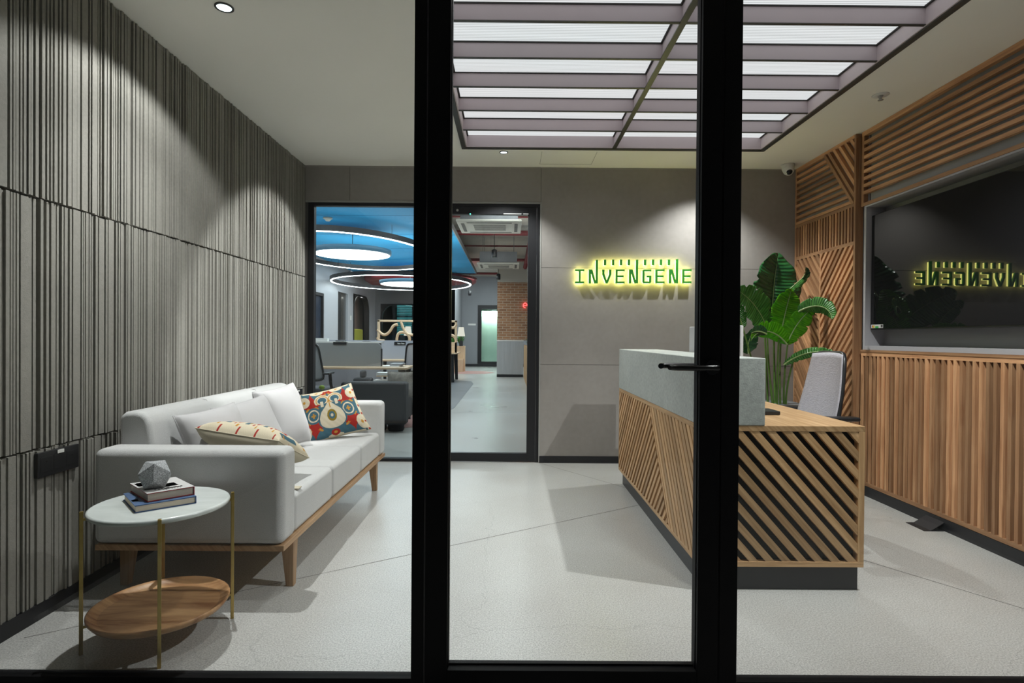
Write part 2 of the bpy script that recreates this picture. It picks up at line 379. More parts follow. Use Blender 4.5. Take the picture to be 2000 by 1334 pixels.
# back wall with the glazed opening to the office
OX0, OX1, OZ = -1.872, 0.268, 2.39
wb = sroot('wall_back', (0, YB, 0))
bw = MB(); bw.box(XL - 0.1, 3.0, YB + 0.012, YB + 0.12, OZ, CH); bw.box(OX1 + 0.005, 3.0, YB + 0.012, YB + 0.12, 0, OZ); bw.box(XL - 0.1, OX0, YB + 0.012, YB + 0.12, 0, OZ)
bw.build('backing', M('panel_gap', (0.09, 0.085, 0.08), 0.9), wb)
g = 0.003
pn = MB()
for x0, x1 in ((XL, -1.487), (-1.487, OX1 + 0.006)): pn.box(x0 + g / 2, x1 - g / 2, YB, YB + 0.02, OZ + 0.018, CH)
for x0, x1 in ((OX1 + 0.006, 2.70),):
    for z0, z1 in ((0.062, 0.909), (0.909, 1.803), (1.803, CH)): pn.box(x0 + g / 2, x1 - g / 2, YB, YB + 0.02, z0 + g / 2, z1 - g / 2)
pn.build('plaster_panel', m_back, wb)
struct(MB().box(OX1 + 0.008, 2.70, YB - 0.008, YB + 0.002, 0, 0.062).build('baseboard_back', m_base))
struct(MB().box(OX0 - 0.02, OX1 + 0.008, YB - 0.004, YB + 0.06, OZ, OZ + 0.016).box(OX1, OX1 + 0.012, YB - 0.004, YB + 0.06, 0, OZ + 0.012).build('trim_2', m_trim))

# right wall: plaster with the recess for the screen
NY0, NY1, NZ0, NZ1, NX = 1.9, 4.205, 1.115, 2.150, 2.80
wr = MB(); XW = XR + 0.035
wr.box(XW, XW + 0.3, NY1 + 0.012, YB + 0.1, 0, CH); wr.box(XW, XW + 0.3, -1.5, NY1, 0, NZ0 - 0.03); wr.box(XW, XW + 0.3, -1.5, NY1, NZ1 + 0.012, CH)
wr.box(NX, XW + 0.3, -1.5, NY1, NZ0 - 0.03, NZ1 + 0.012)
struct(wr.build('wall_right', m_niche))
nl = MB(); nl.box(XR + 0.003, NX, 1.5, NY1 + 0.024, NZ0 - 0.03, NZ0); nl.box(XR + 0.003, NX, 1.5, NY1 + 0.024, NZ1, NZ1 + 0.012); nl.box(XR + 0.003, NX, NY1, NY1 + 0.024, NZ0, NZ1)
struct(nl.build('trim_3', M('light_grey_reveal', (0.42, 0.41, 0.43), 0.55)))
struct(MB().box(XR - 0.004, XW, 1.5, 4.25, 0, 0.072).box(2.60, XW, 4.27, YB, 0, 0.062).build('baseboard_right', m_base))

# ------------------------------------------------------------------ slatted timber on the right wall
def yz(p): return (0, p[0], p[1])
def slatpanel_wall(mb, region, d, period, wd, X, depth, phase=0):
    for p in strips(region, d, period, wd, phase): mb.prism(p, (X, 0, 0), (0, 1, 0), (0, 0, 1), (1, 0, 0), depth, along=d)
# lower wainscot
pw = thing('slatted_wainscot', (XR, 3.0, 0.07), 'low timber wainscot of upright slats under the television, above black skirting', 'wall panelling')
f = MB(); f.box(XR, XR + 0.032, 1.5, 4.245, 1.040, 1.068); f.box(XR, XR + 0.032, 1.5, 4.245, 0.074, 0.100); f.box(XR, XR + 0.032, 4.222, 4.245, 0.1, 1.04)
f.box(XR - 0.004, XR + 0.03, 1.5, 4.245, 1.068, 1.084)
f.build('frame', m_teak, pw)
s = MB(); y = 4.1975 - 0.0235
while y > 1.5: s.box(XR, XR + 0.030, y, y + 0.022, 0.1, 1.04); y -= 0.0466
s.build('slats', m_teak, pw)
MB().box(XR + 0.029, XR + 0.034, 1.5, 4.23, 0.09, 1.05).build('backboard', M('brown_backing', (0.07, 0.034, 0.018), 0.8, var=0.3, vs=3, stretch=(1, 8, 1)), pw)
# upper horizontal slats
pu = thing('slatted_frieze', (XR, 3.0, 2.45), 'timber band of long horizontal slats above the television, up to the ceiling', 'wall panelling')
f = MB(); f.box(XR, XR + 0.034, 1.5, 4.262, 2.163, 2.188); f.box(XR, XR + 0.034, 1.5, 4.262, 2.692, CH - 0.002); f.box(XR, XR + 0.034, 4.236, 4.262, 2.188, 2.692)
f.build('frame', m_teak, pu)
s = MB()
for k in range(8): z = 2.252 + 0.0535 * k; s.box(XR, XR + 0.028, 1.5, 4.236, z, z + 0.024)
s.build('slats', m_teak, pu)
# chevron panel in the corner
XC = 2.62
pc = thing('chevron_slat_panel', (XC, 4.74, 0.06), 'tall timber panel of chevron slats in the corner behind the plant', 'wall panelling')
CY0, CY1 = 4.285, 5.195
f = MB()
f.box(XC, XC + 0.06, CY0, CY0 + 0.022, 0.062, CH - 0.002); f.box(XC, XC + 0.06, CY1 - 0.02, CY1, 0.062, CH - 0.002)
for z0, z1 in ((0.062, 0.09), (1.885, 1.912), (2.178, 2.204), (2.70, CH - 0.002)): f.box(XC, XC + 0.06, CY0 + 0.022, CY1 - 0.02, z0, z1)
f.build('frame', m_teak, pc)
a0, a1 = CY0 + 0.022, CY1 - 0.02
s = MB(); yv = 4.765; s.box(XC, XC + 0.035, yv - 0.008, yv + 0.008, 0.09, 1.885)
sl = 1.16
slatpanel_wall(s, [(a0, 0.09), (yv - 0.008, 0.09), (yv - 0.008, 1.885), (a0, 1.885)], (-1, sl), 0.052, 0.027, XC, 0.032)
slatpanel_wall(s, [(yv + 0.008, 0.09), (a1, 0.09), (a1, 1.885), (yv + 0.008, 1.885)], (1, sl), 0.052, 0.030, XC, 0.032)
s.build('chevron_slats', m_teak, pc)
s = MB(); y = a0 + 0.018
while y < a1 - 0.02: s.box(XC, XC + 0.03, y, y + 0.020, 1.912, 2.178); y += 0.0415
s.build('upright_slats', m_teak, pc)
# top: horizontals meeting diagonals
tb0, tb1 = (4.72, 2.70), (4.32, 2.204)
d = (tb1[0] - tb0[0], tb1[1] - tb0[1]); nn = (-d[1], d[0]); c0 = nn[0] * tb0[0] + nn[1] * tb0[1]
top = [(a0, 2.204), (a1, 2.204), (a1, 2.70), (a0, 2.70)]
sgn = 1 if nn[0] * a1 + nn[1] * 2.3 > c0 else -1
L = clip(top, nn[0] * sgn, nn[1] * sgn, c0 * sgn); Rr = clip(top, -nn[0] * sgn, -nn[1] * sgn, -c0 * sgn)
s = MB()
slatpanel_wall(s, L, (1, 0), 0.0535, 0.024, XC, 0.03, 0.014)
slatpanel_wall(s, Rr, d, 0.060, 0.026, XC, 0.03)
dn = V(d).normalized(); pp = V((-dn[1], dn[0])) * 0.014
s.prism([tuple(V(tb0) + pp), tuple(V(tb1) + pp), tuple(V(tb1) - pp), tuple(V(tb0) - pp)], (XC - 0.001, 0, 0), (0, 1, 0), (0, 0, 1), (1, 0, 0), 0.03, along=d)
s.build('top_slats', m_teak, pc)
MB().box(XC + 0.036, XC + 0.05, CY0 + 0.02, CY1 - 0.01, 0.08, 1.9).build('backboard', bpy.data.materials['brown_backing'], pc)
MB().box(XC + 0.030, XC + 0.055, CY0 + 0.02, CY1 - 0.01, 1.9, 2.71).build('grey_backboard', m_niche, pc)

# ------------------------------------------------------------------ television
tv = thing('television', (2.72, 3.3, 1.66), 'large black wall television in the grey recess, reflecting the sign', 'television')
TY0, TY1, TZ0, TZ1, TX = 2.62, 4.205 - 0.012, 1.232, 2.085, 2.685
MB().box(TX + 0.004, TX + 0.045, TY0, TY1, TZ0, TZ1).build('housing', m_plastic, tv, 0.004)
MB().box(TX, TX + 0.004, TY0 + 0.006, TY1 - 0.006, TZ0 + 0.012, TZ1 - 0.006).build('screen', m_screen, tv)
MB().box(TX + 0.045, NX, TY0 + 0.5, TY1 - 0.5, 1.4, 1.9).build('wall_bracket', m_plastic, tv)
st = MB().box(TX - 0.001, TX, TY1 - 0.145, TY1 - 0.012, TZ0 + 0.014, TZ0 + 0.040).build('energy_sticker', M('sticker_white', (0.62, 0.62, 0.60), 0.6), tv)
for (ya, yb, za, zb, c) in ((0.112, 0.122, 0.018, 0.034, (0.5, 0.05, 0.03)), (0.094, 0.112, 0.016, 0.034, (0.6, 0.5, 0.05)), (0.050, 0.085, 0.014, 0.028, (0.05, 0.35, 0.08)), (0.004, 0.024, 0.018, 0.036, (0.05, 0.05, 0.05))):
    MB().box(TX - 0.0016, TX - 0.001, TY1 - 0.145 + ya, TY1 - 0.145 + yb, TZ0 + za, TZ0 + zb).build('printed_mark', M('ink', c, 0.6), st)

# ------------------------------------------------------------------ luminous ceiling grid
cg = thing('ceiling_light_grid', ((BX0 + BX1) / 2, 3.35, CH), 'large backlit ceiling light with ribbed diffuser and dark metal grid over the lobby', 'ceiling light')
f = MB(); T = 0.038
for (x0, x1, y0, y1) in ((BX0 - T, BX0, BY0 - T, BY1 + T), (BX1, BX1 + T, BY0 - T, BY1 + T), (BX0, BX1, BY1, BY1 + T), (BX0, BX1, BY0 - T, BY0)):
    f.box(x0, x1, y0, y1, CH - 0.016, CH + 0.001)
f.build('frame', m_gridf, cg, 0.003)
f = MB(); e = 0.008
for (x0, x1, y0, y1) in ((BX0, BX0 + e, BY0, BY1), (BX1 - e, BX1, BY0, BY1), (BX0, BX1, BY1 - e, BY1), (BX0, BX1, BY0, BY0 + e)):
    f.box(x0, x1, y0, y1, CH - 0.008, CH + 0.10)
f.build('side_rail', m_baffle, cg)
MX = 0.845
def baffle(x0, x1, y, wy=0.008):
    b = MB().box(x0, x1, y - wy / 2, y + wy / 2, CH - 0.002, CH + 0.080).build('baffle', m_baffle, cg)
    MB().box(x0, x1, y - 0.009, y + 0.009, CH - 0.006, CH - 0.002).build('bottom_edge', m_gridf, b)
    MB().box(x0, x1, y - 0.011, y + 0.011, CH + 0.080, CH + 0.086).build('top_edge', m_dark, b)
for k in range(1, 7):
    yy = BY1 - 0.3675 * k
    baffle(BX0 + e, MX - 0.006, yy); baffle(MX + 0.006, BX1 - e, yy)
b = MB().box(MX - 0.005, MX + 0.005, BY0, BY1, CH - 0.002, CH + 0.08).build('centre_rail', m_baffle, cg)
MB().box(MX - 0.016, MX + 0.016, BY0, BY1, CH - 0.010, CH - 0.002).build('bottom_edge', m_gridf, b)
MB().box(MX - 0.016, MX + 0.016, BY0, BY1, CH + 0.08, CH + 0.086).build('top_edge', m_dark, b)
for (x0, x1) in ((BX0 + e, BX0 + 0.02), (BX1 - 0.02, BX1 - e)):
    MB().box(x0, x1, BY0, BY1, CH + 0.080, CH + 0.086).build('inner_ledge', m_dark, cg)
def diffuser():
    m, nt, b = newmat('ribbed_diffuser')
    b.inputs['Base Color'].default_value = (0.1, 0.1, 0.1, 1); b.inputs['Roughness'].default_value = 0.4
    tc = nd(nt, 'ShaderNodeTexCoord'); wv = nd(nt, 'ShaderNodeTexWave', Scale=20.0); wv.bands_direction = 'Y'; ln(nt, tc.outputs['Object'], wv.inputs[0])
    n = nd(nt, 'ShaderNodeTexNoise', Scale=1.2, Detail=2.0); ln(nt, tc.outputs['Object'], n.inputs[0])
    c = mixrgb(nt, n.outputs[0], (0.93, 0.97, 1.0), (1.0, 0.92, 0.95))
    r = nd(nt, 'ShaderNodeMapRange'); r.inputs['To Min'].default_value = 0.34; r.inputs['To Max'].default_value = 0.70; ln(nt, wv.outputs['Fac'], r.inputs[0])
    ln(nt, c, b.inputs['Emission Color']); ln(nt, r.outputs[0], b.inputs['Emission Strength'])
    return m
MB().box(BX0, BX1, BY0, BY1, CH + 0.087, CH + 0.095).build('diffuser', diffuser(), cg)
MB().box(BX0 - 0.05, BX1 + 0.05, BY0 - 0.05, BY1 + 0.05, CH + 0.121, CH + 0.13).build('lid', m_dark, cg)

# ------------------------------------------------------------------ ceiling fittings
def downlight(x, y, label, r=0.043):
    t = thing('recessed_downlight', (x, y, CH), label, 'ceiling light')
    MB().lathe([(r * .78, 0.0), (r * .8, -0.006), (r, -0.005), (r, 0.0)][::-1], (x, y, CH)).build('trim_ring', m_plastic, t)
    MB().lathe([(0.001, -0.004), (r * .76, -0.0035), (r * .78, 0.0)], (x, y, CH), 32).build('lens', emit('lamp_lens', (0.85, 0.97, 1.0), 3.0), t)
downlight(-1.38, 2.71, 'round recessed downlight with black ring nearest the ribbed wall')
downlight(-0.066, 4.783, 'small round recessed downlight between the luminous grid and back wall', 0.036)
downlight(1.755, 4.80, 'round recessed downlight above the sign end, behind the black door post', 0.036)
sp = thing('fire_sprinkler', (2.362, 3.613, CH), 'white fire sprinkler on the ceiling near the slatted frieze', 'sprinkler')
MB().lathe([(0.030, -0.005), (0.046, -0.004), (0.050, 0.0)], (2.362, 3.613, CH), 32).build('cover_plate', m_white, sp)
MB().lathe([(0.004, -0.034), (0.016, -0.033), (0.016, -0.030), (0.006, -0.028), (0.012, -0.014), (0.016, -0.004)], (2.362, 3.613, CH), 24).build('nozzle', M('chrome', (0.45, 0.45, 0.45), 0.3, 0.8), sp)
cm = thing('security_camera', (2.481, 5.06, CH), 'white dome security camera on the ceiling in the right back corner', 'camera')
MB().lathe([(0.050, -0.045), (0.054, -0.02), (0.056, 0.0)], (2.481, 5.06, CH), 32).build('mount', m_white, cm)
MB().lathe([(0.0, -0.05), (0.025, -0.045), (0.044, -0.02), (0.050, 0.01), (0.040, 0.045)], (2.479, 5.045, CH - 0.052), 32, ax=(0, 0.5, 1)).build('ball', m_white, cm)
MB().lathe([(0.0, 0.016), (0.020, 0.010), (0.030, -0.006)][::-1], (2.475, 5.015, CH - 0.078), 32, ax=(-0.1, -0.9, -0.55)).build('lens', m_screen, cm)

# ------------------------------------------------------------------ back-lit wall sign
SGN = thing('illuminated_sign', (1.12, YB - 0.03, 1.73), 'green back-lit INVENGENE sign with yellow halo on the back wall', 'sign')
def sg(cx, cy):
    px = 1100 + cx / 7.407; py = 480 + (cy - 0.0100 * (cx - 165)) / 7.407
    return ((px - 996.4) * 5.15 / 1100, 1.157 + (658.5 - py) * 5.15 / 1100)
def letter(polys, kind):
    q = [[sg(*p) for p in po] for po in polys]; a = MB(); g = MB()
    for po in q:
        a.prism(po, (0, YB - 0.050, 0), (1, 0, 0), (0, 0, 1), (0, 1, 0), 0.016)
        cx = sum(p[0] for p in po) / len(po); cz = sum(p[1] for p in po) / len(po)
        g.prism([(cx + (p[0] - cx) * 0.88, cz + (p[1] - cz) * 0.95) for p in po], (0, YB - 0.0345, 0), (1, 0, 0), (0, 0, 1), (0, 1, 0), 0.020)
    o = a.build(kind, m_green, SGN); g.build('glow_tube', m_glow, o)
def R4(x0, x1, y0, y1): return [(x0, y0), (x1, y0), (x1, y1), (x0, y1)]
def letI(x): letter([R4(x, x + 132, 330, 358), R4(x, x + 132, 506, 534), R4(x + 52, x + 80, 358, 506)], 'letter')
def letN(x, top=192): letter([R4(x, x + 33, 332, 534), R4(x + 100, x + 133, top, 534), [(x + 33, 332), (x + 52, 332), (x + 100, 500), (x + 100, 534), (x + 80, 534), (x + 33, 385)]], 'letter')
def letE(x): letter([R4(x, x + 30, 332, 534), R4(x + 30, x + 132, 332, 360), R4(x + 30, x + 118, 420, 446), R4(x + 30, x + 132, 508, 534)], 'letter')
letI(165); letN(362)
letter([[(557, 334), (590, 334), (590, 400), (622, 490), (622, 534), (608, 534), (557, 405)], [(690, 334), (657, 334), (657, 400), (622, 490), (622, 534), (638, 534), (690, 405)]], 'letter')
letE(750); letN(944, 192)
letter([[(1140, 350), (1158, 334), (1170, 334), (1170, 534), (1158, 534), (1140, 516)], R4(1170, 1268, 334, 362), R4(1170, 1238, 508, 534), [(1238, 508), (1238, 450), (1268, 450), (1268, 516), (1252, 534), (1238, 534)], R4(1200, 1268, 424, 450)], 'letter')
letE(1328); letN(1524, 187); letE(1718)
for x in (580, 697, 812, 926, 1160, 1276, 1390, 1506): letter([R4(x, x + 33, 190, 274)], 'tick_mark')

# ------------------------------------------------------------------ reception desk
DX0, DX1, DY0, DY1, DZ0, DZ1 = 0.872, 1.632, 2.575, 4.485, 0.112, 0.735
rd = thing('reception_desk', (1.25, 3.5, 0), 'oak slatted reception desk on black plinth with pale worktop', 'desk')
MB().box(DX0 + 0.03, DX0 + 0.13, DY0 + 0.022, DY1 - 0.02, 0, DZ0).box(DX0 + 0.13, DX1 - 0.015, DY0 + 0.022, DY0 + 0.10, 0, DZ0).build('plinth', m_base, rd)
MB().box(DX0, DX1, DY0, DY1, DZ1, 0.761).build('worktop', m_oak, rd, 0.0015)
f = MB()
f.box(DX0, DX1, DY0, DY0 + 0.03, DZ0, DZ0 + 0.024); f.box(DX1 - 0.028, DX1, DY0, DY0 + 0.05, DZ0 + 0.024, DZ1); f.box(DX0, DX0 + 0.026, DY0, DY0 + 0.03, DZ0 + 0.024, DZ1)
f.box(DX0, DX0 + 0.028, DY0 + 0.03, DY1, DZ0, DZ0 + 0.020); f.box(DX0, DX0 + 0.028, DY1 - 0.018, DY1, DZ0 + 0.02, DZ1)
f.box(DX1 - 0.06, DX1, DY1 - 0.04, DY1, 0.0, DZ1)
f.build('frame', m_oak, rd, 0.001)
MB().box(DX0 + 0.034, DX0 + 0.12, DY0 + 0.034, DY1 - 0.022, DZ0 + 0.002, DZ1).box(DX0 + 0.12, DX1 - 0.03, DY0 + 0.034, DY0 + 0.06, DZ0 + 0.002, DZ1).build('carcass', m_dark, rd)
s = MB(); d = (1, -1.12)
for p in strips([(DX0 + 0.026, DZ0 + 0.024), (DX1 - 0.028, DZ0 + 0.024), (DX1 - 0.028, DZ1), (DX0 + 0.026, DZ1)], d, 0.0565, 0.0315, 0.012):
    s.prism(p, (0, DY0 + 0.002, 0), (1, 0, 0), (0, 0, 1), (0, 1, 0), 0.022, along=d)
s.build('end_slats', m_oak, rd)
s = MB(); reg = [(DY0 + 0.03, DZ0 + 0.02), (DY1 - 0.018, DZ0 + 0.02), (DY1 - 0.018, DZ1), (DY0 + 0.03, DZ1)]
A, B = (3.528, 0.759), (3.061, 0.128); d1 = (A[0] - B[0], A[1] - B[1]); n1 = (-d1[1], d1[0]); c1 = n1[0] * A[0] + n1[1] * A[1]
far_ = clip(reg, -n1[0], -n1[1], -c1 + 0.012); near_ = clip(reg, n1[0], n1[1], c1 + 0.0)
d2 = (1, -1.06)
for p in strips(far_, d2, 0.050, 0.026): s.prism(p, (DX0 + 0.001, 0, 0), (0, 1, 0), (0, 0, 1), (1, 0, 0), 0.026, along=d2)
for p in strips(near_, d1, 0.050, 0.036): s.prism(p, (DX0 + 0.001, 0, 0), (0, 1, 0), (0, 0, 1), (1, 0, 0), 0.028, along=d1)
s.build('side_slats', m_oak, rd)
MB().box(DX0 + 0.029, DX0 + 0.033, DY0 + 0.034, DY1 - 0.03, DZ0 + 0.02, DZ1).build('side_backboard', bpy.data.materials['brown_backing'], rd)
MB().box(DX0 - 0.002, 1.171, DY0 - 0.002, DY1, 0.761, 1.071).build('counter_block', m_conc, rd, 0.004)
# things on the desk
mo = thing('monitor', (1.30, 3.45, 0.761), 'silver-grey monitor standing on the reception desk, mostly hidden by the door post', 'monitor')
MM = Matrix.Translation((1.255, 3.45, 0)) @ Matrix.Rotation(math.radians(-75), 4, 'Z')
def xf(o, mat): o.data.transform(mat); return o
o = MB().box(-0.26, 0.26, -0.012, 0.006, 0.90, 1.235).build('display_back', M('silver_plastic', (0.50, 0.49, 0.49), 0.45), mo, 0.004)
o.data.transform(Matrix.Translation(-PB[o.name]) @ MM); 
o = MB().box(-0.25, 0.25, 0.006, 0.010, 0.91, 1.225).build('screen', m_screen, mo); o.data.transform(MM)
o = MB().box(-0.03, 0.03, -0.03, -0.012, 0.77, 1.0).box(-0.1, 0.1, -0.09, 0.08, 0.761, 0.772).build('stand', bpy.data.materials['silver_plastic'], mo, 0.003); o.data.transform(MM)
for ch in mo.children: ch.location = -PB[mo.name]
tag(MB().box(1.30, 1.413, 2.93, 3.06, 0.762, 0.782).build('desk_phone', m_plastic, None, 0.004), 'black low device on the oak worktop beside the concrete counter', 'phone')

# ------------------------------------------------------------------ office chairs
def office_chair(loc, rz, label, meshmat, back_h=1.07, grp=None, W=0.46):
    """built facing -Y about the origin: backrest at +Y"""
    t = thing('office_chair', (0, 0, 0), label, 'chair', grp)
    hw = W / 2; zb, zt = 0.60, back_h
    def Pb(u, v): # backrest surface
        wid = hw * (1.0 - 0.27 * v)
        return V((u * wid, 0.235 + 0.09 * v + 0.012 * math.sin(PI * v) + 0.030 * u * u * -1, zb + (zt - zb) * v))
    # rounded outline
    out = []
    N = 40
    for k in range(N):
        th = 2 * PI * k / N; cu, su = math.cos(th), math.sin(th)
        e = 0.30; u = math.copysign(abs(cu) ** e, cu); v = 0.5 + 0.5 * math.copysign(abs(su) ** e, su); out.append(Pb(u, v))
    m = MB(); n1 = 16
    for j in range(n1 + 1):
        for i in range(n1 + 1):
            u, v = -1 + 2 * i / n1, -1 + 2 * j / n1
            # squircle map
            uu = u * math.sqrt(1 - v * v * 0.09); vv = v * math.sqrt(1 - u * u * 0.09); m.v.append(Pb(uu * 1.02, 0.5 + 0.5 * vv * 1.01))
    for j in range(n1):
        for i in range(n1): q = [j * (n1 + 1) + i, j * (n1 + 1) + i + 1, (j + 1) * (n1 + 1) + i + 1, (j + 1) * (n1 + 1) + i]; m.face(q, smooth=True)
    o = m.build('backrest_mesh', meshmat, t); md = o.modifiers.new('sol', 'SOLIDIFY'); md.thickness = 0.006
    MB().tube([p + V((0, 0.016, 0)) for p in out], 0.013, 8, closed=True).build('backrest_frame', m_plastic, t)
    MB().tube([(0, 0.24, 0.45), (0, 0.32, 0.50), (0, 0.345, 0.62), (0, 0.35, 0.80)], [0.03, 0.03, 0.025, 0.018], 10).build('back_support', m_plastic, t)
    s = MB().box(-0.24, 0.24, -0.25, 0.22, 0.43, 0.50).build('seat', M('seat_fabric', (0.10, 0.10, 0.11), 0.9), t, 0.03, 4)
    for sx in (-1, 1):
        a = MB().box(sx * 0.27 - 0.038, sx * 0.27 + 0.038, 0.06, 0.33, 0.680, 0.704).build('armrest', m_plastic, t, 0.010, 3)
        MB().tube([(sx * 0.22, 0.02, 0.44), (sx * 0.275, 0.06, 0.47), (sx * 0.28, 0.14, 0.55), (sx * 0.275, 0.17, 0.69)], [0.018, 0.018, 0.02, 0.022], 8).build('arm_post', m_plastic, a)
    MB().lathe([(0.03, 0.10), (0.03, 0.30), (0.02, 0.30), (0.02, 0.40), (0.08, 0.42), (0.08, 0.43)], (0, 0, 0), 20).build('gas_lift', m_plastic, t)
    for k in range(5):
        th = 2 * PI * k / 5 + 0.3; c, s_ = math.cos(th), math.sin(th)
        leg = MB().tube([(0.02 * c, 0.02 * s_, 0.12), (0.30 * c, 0.30 * s_, 0.075)], [0.025, 0.015], 8).build('base_leg', m_plastic, t)
        MB().lathe([(0.010, -0.02), (0.028, -0.018), (0.028, 0.018), (0.010, 0.02)], (0.30 * c, 0.30 * s_, 0.029), 16, ax=(-s_, c, 0)).build('castor', m_plastic, leg)
    t.location = loc; t.rotation_euler = (0, 0, rz)
    return t
# reception chair faces -X: backrest toward +X
office_chair((1.72, 3.58, 0), -PI / 2 + 0.0, 'black-framed office chair with pale grey mesh back behind the reception desk', m_mesh, 1.075, W=0.47)

# ------------------------------------------------------------------ plant
pl = thing('potted_plant', (2.25, 4.78, 0), 'tall broad-leaved banana-like plant in the right back corner', 'plant')
MB().box(2.03, 2.47, 4.56, 5.0, 0, 0.60).box(2.02, 2.48, 4.55, 5.01, 0.60, 0.615).build('planter', M('grey_planter', (0.16, 0.17, 0.18), 0.6), pl, 0.004)
m_stem = M('stem_green', (0.10, 0.20, 0.035), 0.45, var=0.3, vs=8)
def leafmat(name, c1, c2, trans=0.35):
    m, nt, b = newmat(name)
    uv = nd(nt, 'ShaderNodeUVMap'); sp = nd(nt, 'ShaderNodeSeparateXYZ'); ln(nt, uv.outputs[0], sp.inputs[0])
    n = nd(nt, 'ShaderNodeTexNoise', Scale=1.0, Detail=3.0); mp = nd(nt, 'ShaderNodeMapping'); mp.inputs['Scale'].default_value = (26, 1.2, 1); ln(nt, uv.outputs[0], mp.inputs[0]); ln(nt, mp.outputs[0], n.inputs[0])
    r = nd(nt, 'ShaderNodeMapRange'); r.inputs['From Min'].default_value = 0.35; r.inputs['From Max'].default_value = 0.65; ln(nt, n.outputs[0], r.inputs[0])
    c = mixrgb(nt, r.outputs[0], c1, c2); ln(nt, c, b.inputs['Base Color']); b.inputs['Roughness'].default_value = 0.24; b.inputs['Specular IOR Level'].default_value = 0.6
    wv = nd(nt, 'ShaderNodeTexWave', Scale=7.0, Distortion=0.6); wv.bands_direction = 'X'; ln(nt, uv.outputs[0], wv.inputs[0])
    bp = nd(nt, 'ShaderNodeBump', Strength=0.8, Distance=0.006); ln(nt, wv.outputs['Fac'], bp.inputs['Height']); ln(nt, bp.outputs[0], b.inputs['Normal'])
    tr = nd(nt, 'ShaderNodeBsdfTranslucent'); ln(nt, c, tr.inputs[0]); mx = nd(nt, 'ShaderNodeMixShader'); mx.inputs[0].default_value = trans
    out = nt.nodes['Material Output']; ln(nt, b.outputs[0], mx.inputs[1]); ln(nt, tr.outputs[0], mx.inputs[2]); ln(nt, mx.outputs[0], out.inputs[0])
    return m
m_leafD = leafmat('leaf_dark', (0.010, 0.065, 0.020), (0.028, 0.14, 0.035), 0.1)
m_leafM = leafmat('leaf_mid', (0.045, 0.19, 0.030), (0.11, 0.34, 0.065), 0.25)
m_leafB = leafmat('leaf_bright', (0.08, 0.34, 0.003), (0.18, 0.52, 0.010), 0.5)
def bez(P, t):
    if len(P) == 3: return P[0] * (1 - t) ** 2 + P[1] * 2 * t * (1 - t) + P[2] * t * t
    return P[0] * (1 - t) ** 3 + P[1] * 3 * t * (1 - t) ** 2 + P[2] * 3 * t * t * (1 - t) + P[3] * t ** 3
def leaf(P, side, W, mat, fold=0.25, seed=0, tears=4, droop=0.0, stalk=None):
    P = [V(p) for p in P]; side = V(side).normalized(); rnd = random.Random(seed); nu, nv = 44, 7
    tl = sorted(rnd.uniform(0.15, 0.9) for _ in range(tears)); tr = sorted(rnd.uniform(0.15, 0.9) for _ in range(tears))
    ph = rnd.uniform(0, 6)
    m = MB()
    for sgn, tz in ((-1, tl), (1, tr)):
        b = len(m.v)
        for i in range(nu + 1):
            t = i / nu; c = bez(P, t); d = (bez(P, min(1, t + .02)) - bez(P, max(0, t - .02))).normalized()
            sd = (side - d * side.dot(d)).normalized(); n = sd.cross(d)
            w0 = W * (math.sin(PI * min(1, t * 0.97 + 0.03) ** 0.85)) ** 0.62 if t < 1 else 0
            cut = 1.0
            for q in tz: cut = min(cut, 1 - 0.32 * max(0, 1 - abs(t - q) / 0.022))
            for j in range(nv + 1):
                v = j / nv; ww = w0 * v * cut
                wave = 0.07 * W * v * v * math.sin(t * 24 + ph + sgn)
                p = c + sd * sgn * ww * math.cos(fold * v) + n * (ww * math.sin(fold) * (1 - droop * v * 2.2) + wave) + d * 0.10 * W * v * v
                m.v.append(p)
        for i in range(nu):
            for j in range(nv):
                q = [b + i * (nv + 1) + j, b + (i + 1) * (nv + 1) + j, b + (i + 1) * (nv + 1) + j + 1, b + i * (nv + 1) + j + 1]
                uv = [((i + di) / nu, (j + dj) / nv) for di, dj in ((0, 0), (1, 0), (1, 1), (0, 1))]
                if sgn < 0: q = q[::-1]; uv = uv[::-1]
                m.face(q, uv, smooth=True)
    o = m.build('leaf', mat, pl); 
    md = o.modifiers.new('sol', 'SOLIDIFY'); md.thickness = 0.0012
    pts = [bez(P, k / 14) for k in range(15)]
    MB().tube(pts, [0.0055 * (1 - k / 16) + 0.001 for k in range(15)], 8).build('midrib', M_rib, o)
M_rib = M('midrib', (0.30, 0.42, 0.16), 0.5)
def stem(pts, r0=0.009, r1=0.006):
    P = [V(p) for p in pts]; n = 16; q = [bez(P, k / n) for k in range(n + 1)]
    MB().tube(q, [r0 + (r1 - r0) * k / n for k in range(n + 1)], 10).build('stem', m_stem, pl)
PX, PY = 2.26, 4.78
def at(px, py, Y): return V(((px - 996.5 + 0.0075 * (667 - py) * -1) * Y / 1100, Y, 1.157 + (658.5 - py + 0.0075 * (px - 1000)) * Y / 1100))
# A: tall dark leaf
leaf([at(1508, 640, 4.80), at(1508, 570, 4.82), at(1520, 497, 4.90)], (1, 0.15, 0), 0.225, m_leafD, 0.25, 3, 3)
stem([(PX, PY, 0.58), at(1512, 700, 4.78), at(1512, 612, 4.80)], 0.011)
# B: left mid-green leaf, arching to the upper left
leaf([at(1498, 640, 4.70), at(1480, 590, 4.60), at(1440, 566, 4.50)], (0.62, 0.3, 0.85), 0.145, m_leafM, 0.15, 5, 5)
stem([(PX - 0.03, PY - 0.03, 0.58), at(1500, 720, 4.72), at(1499, 638, 4.70)], 0.011)
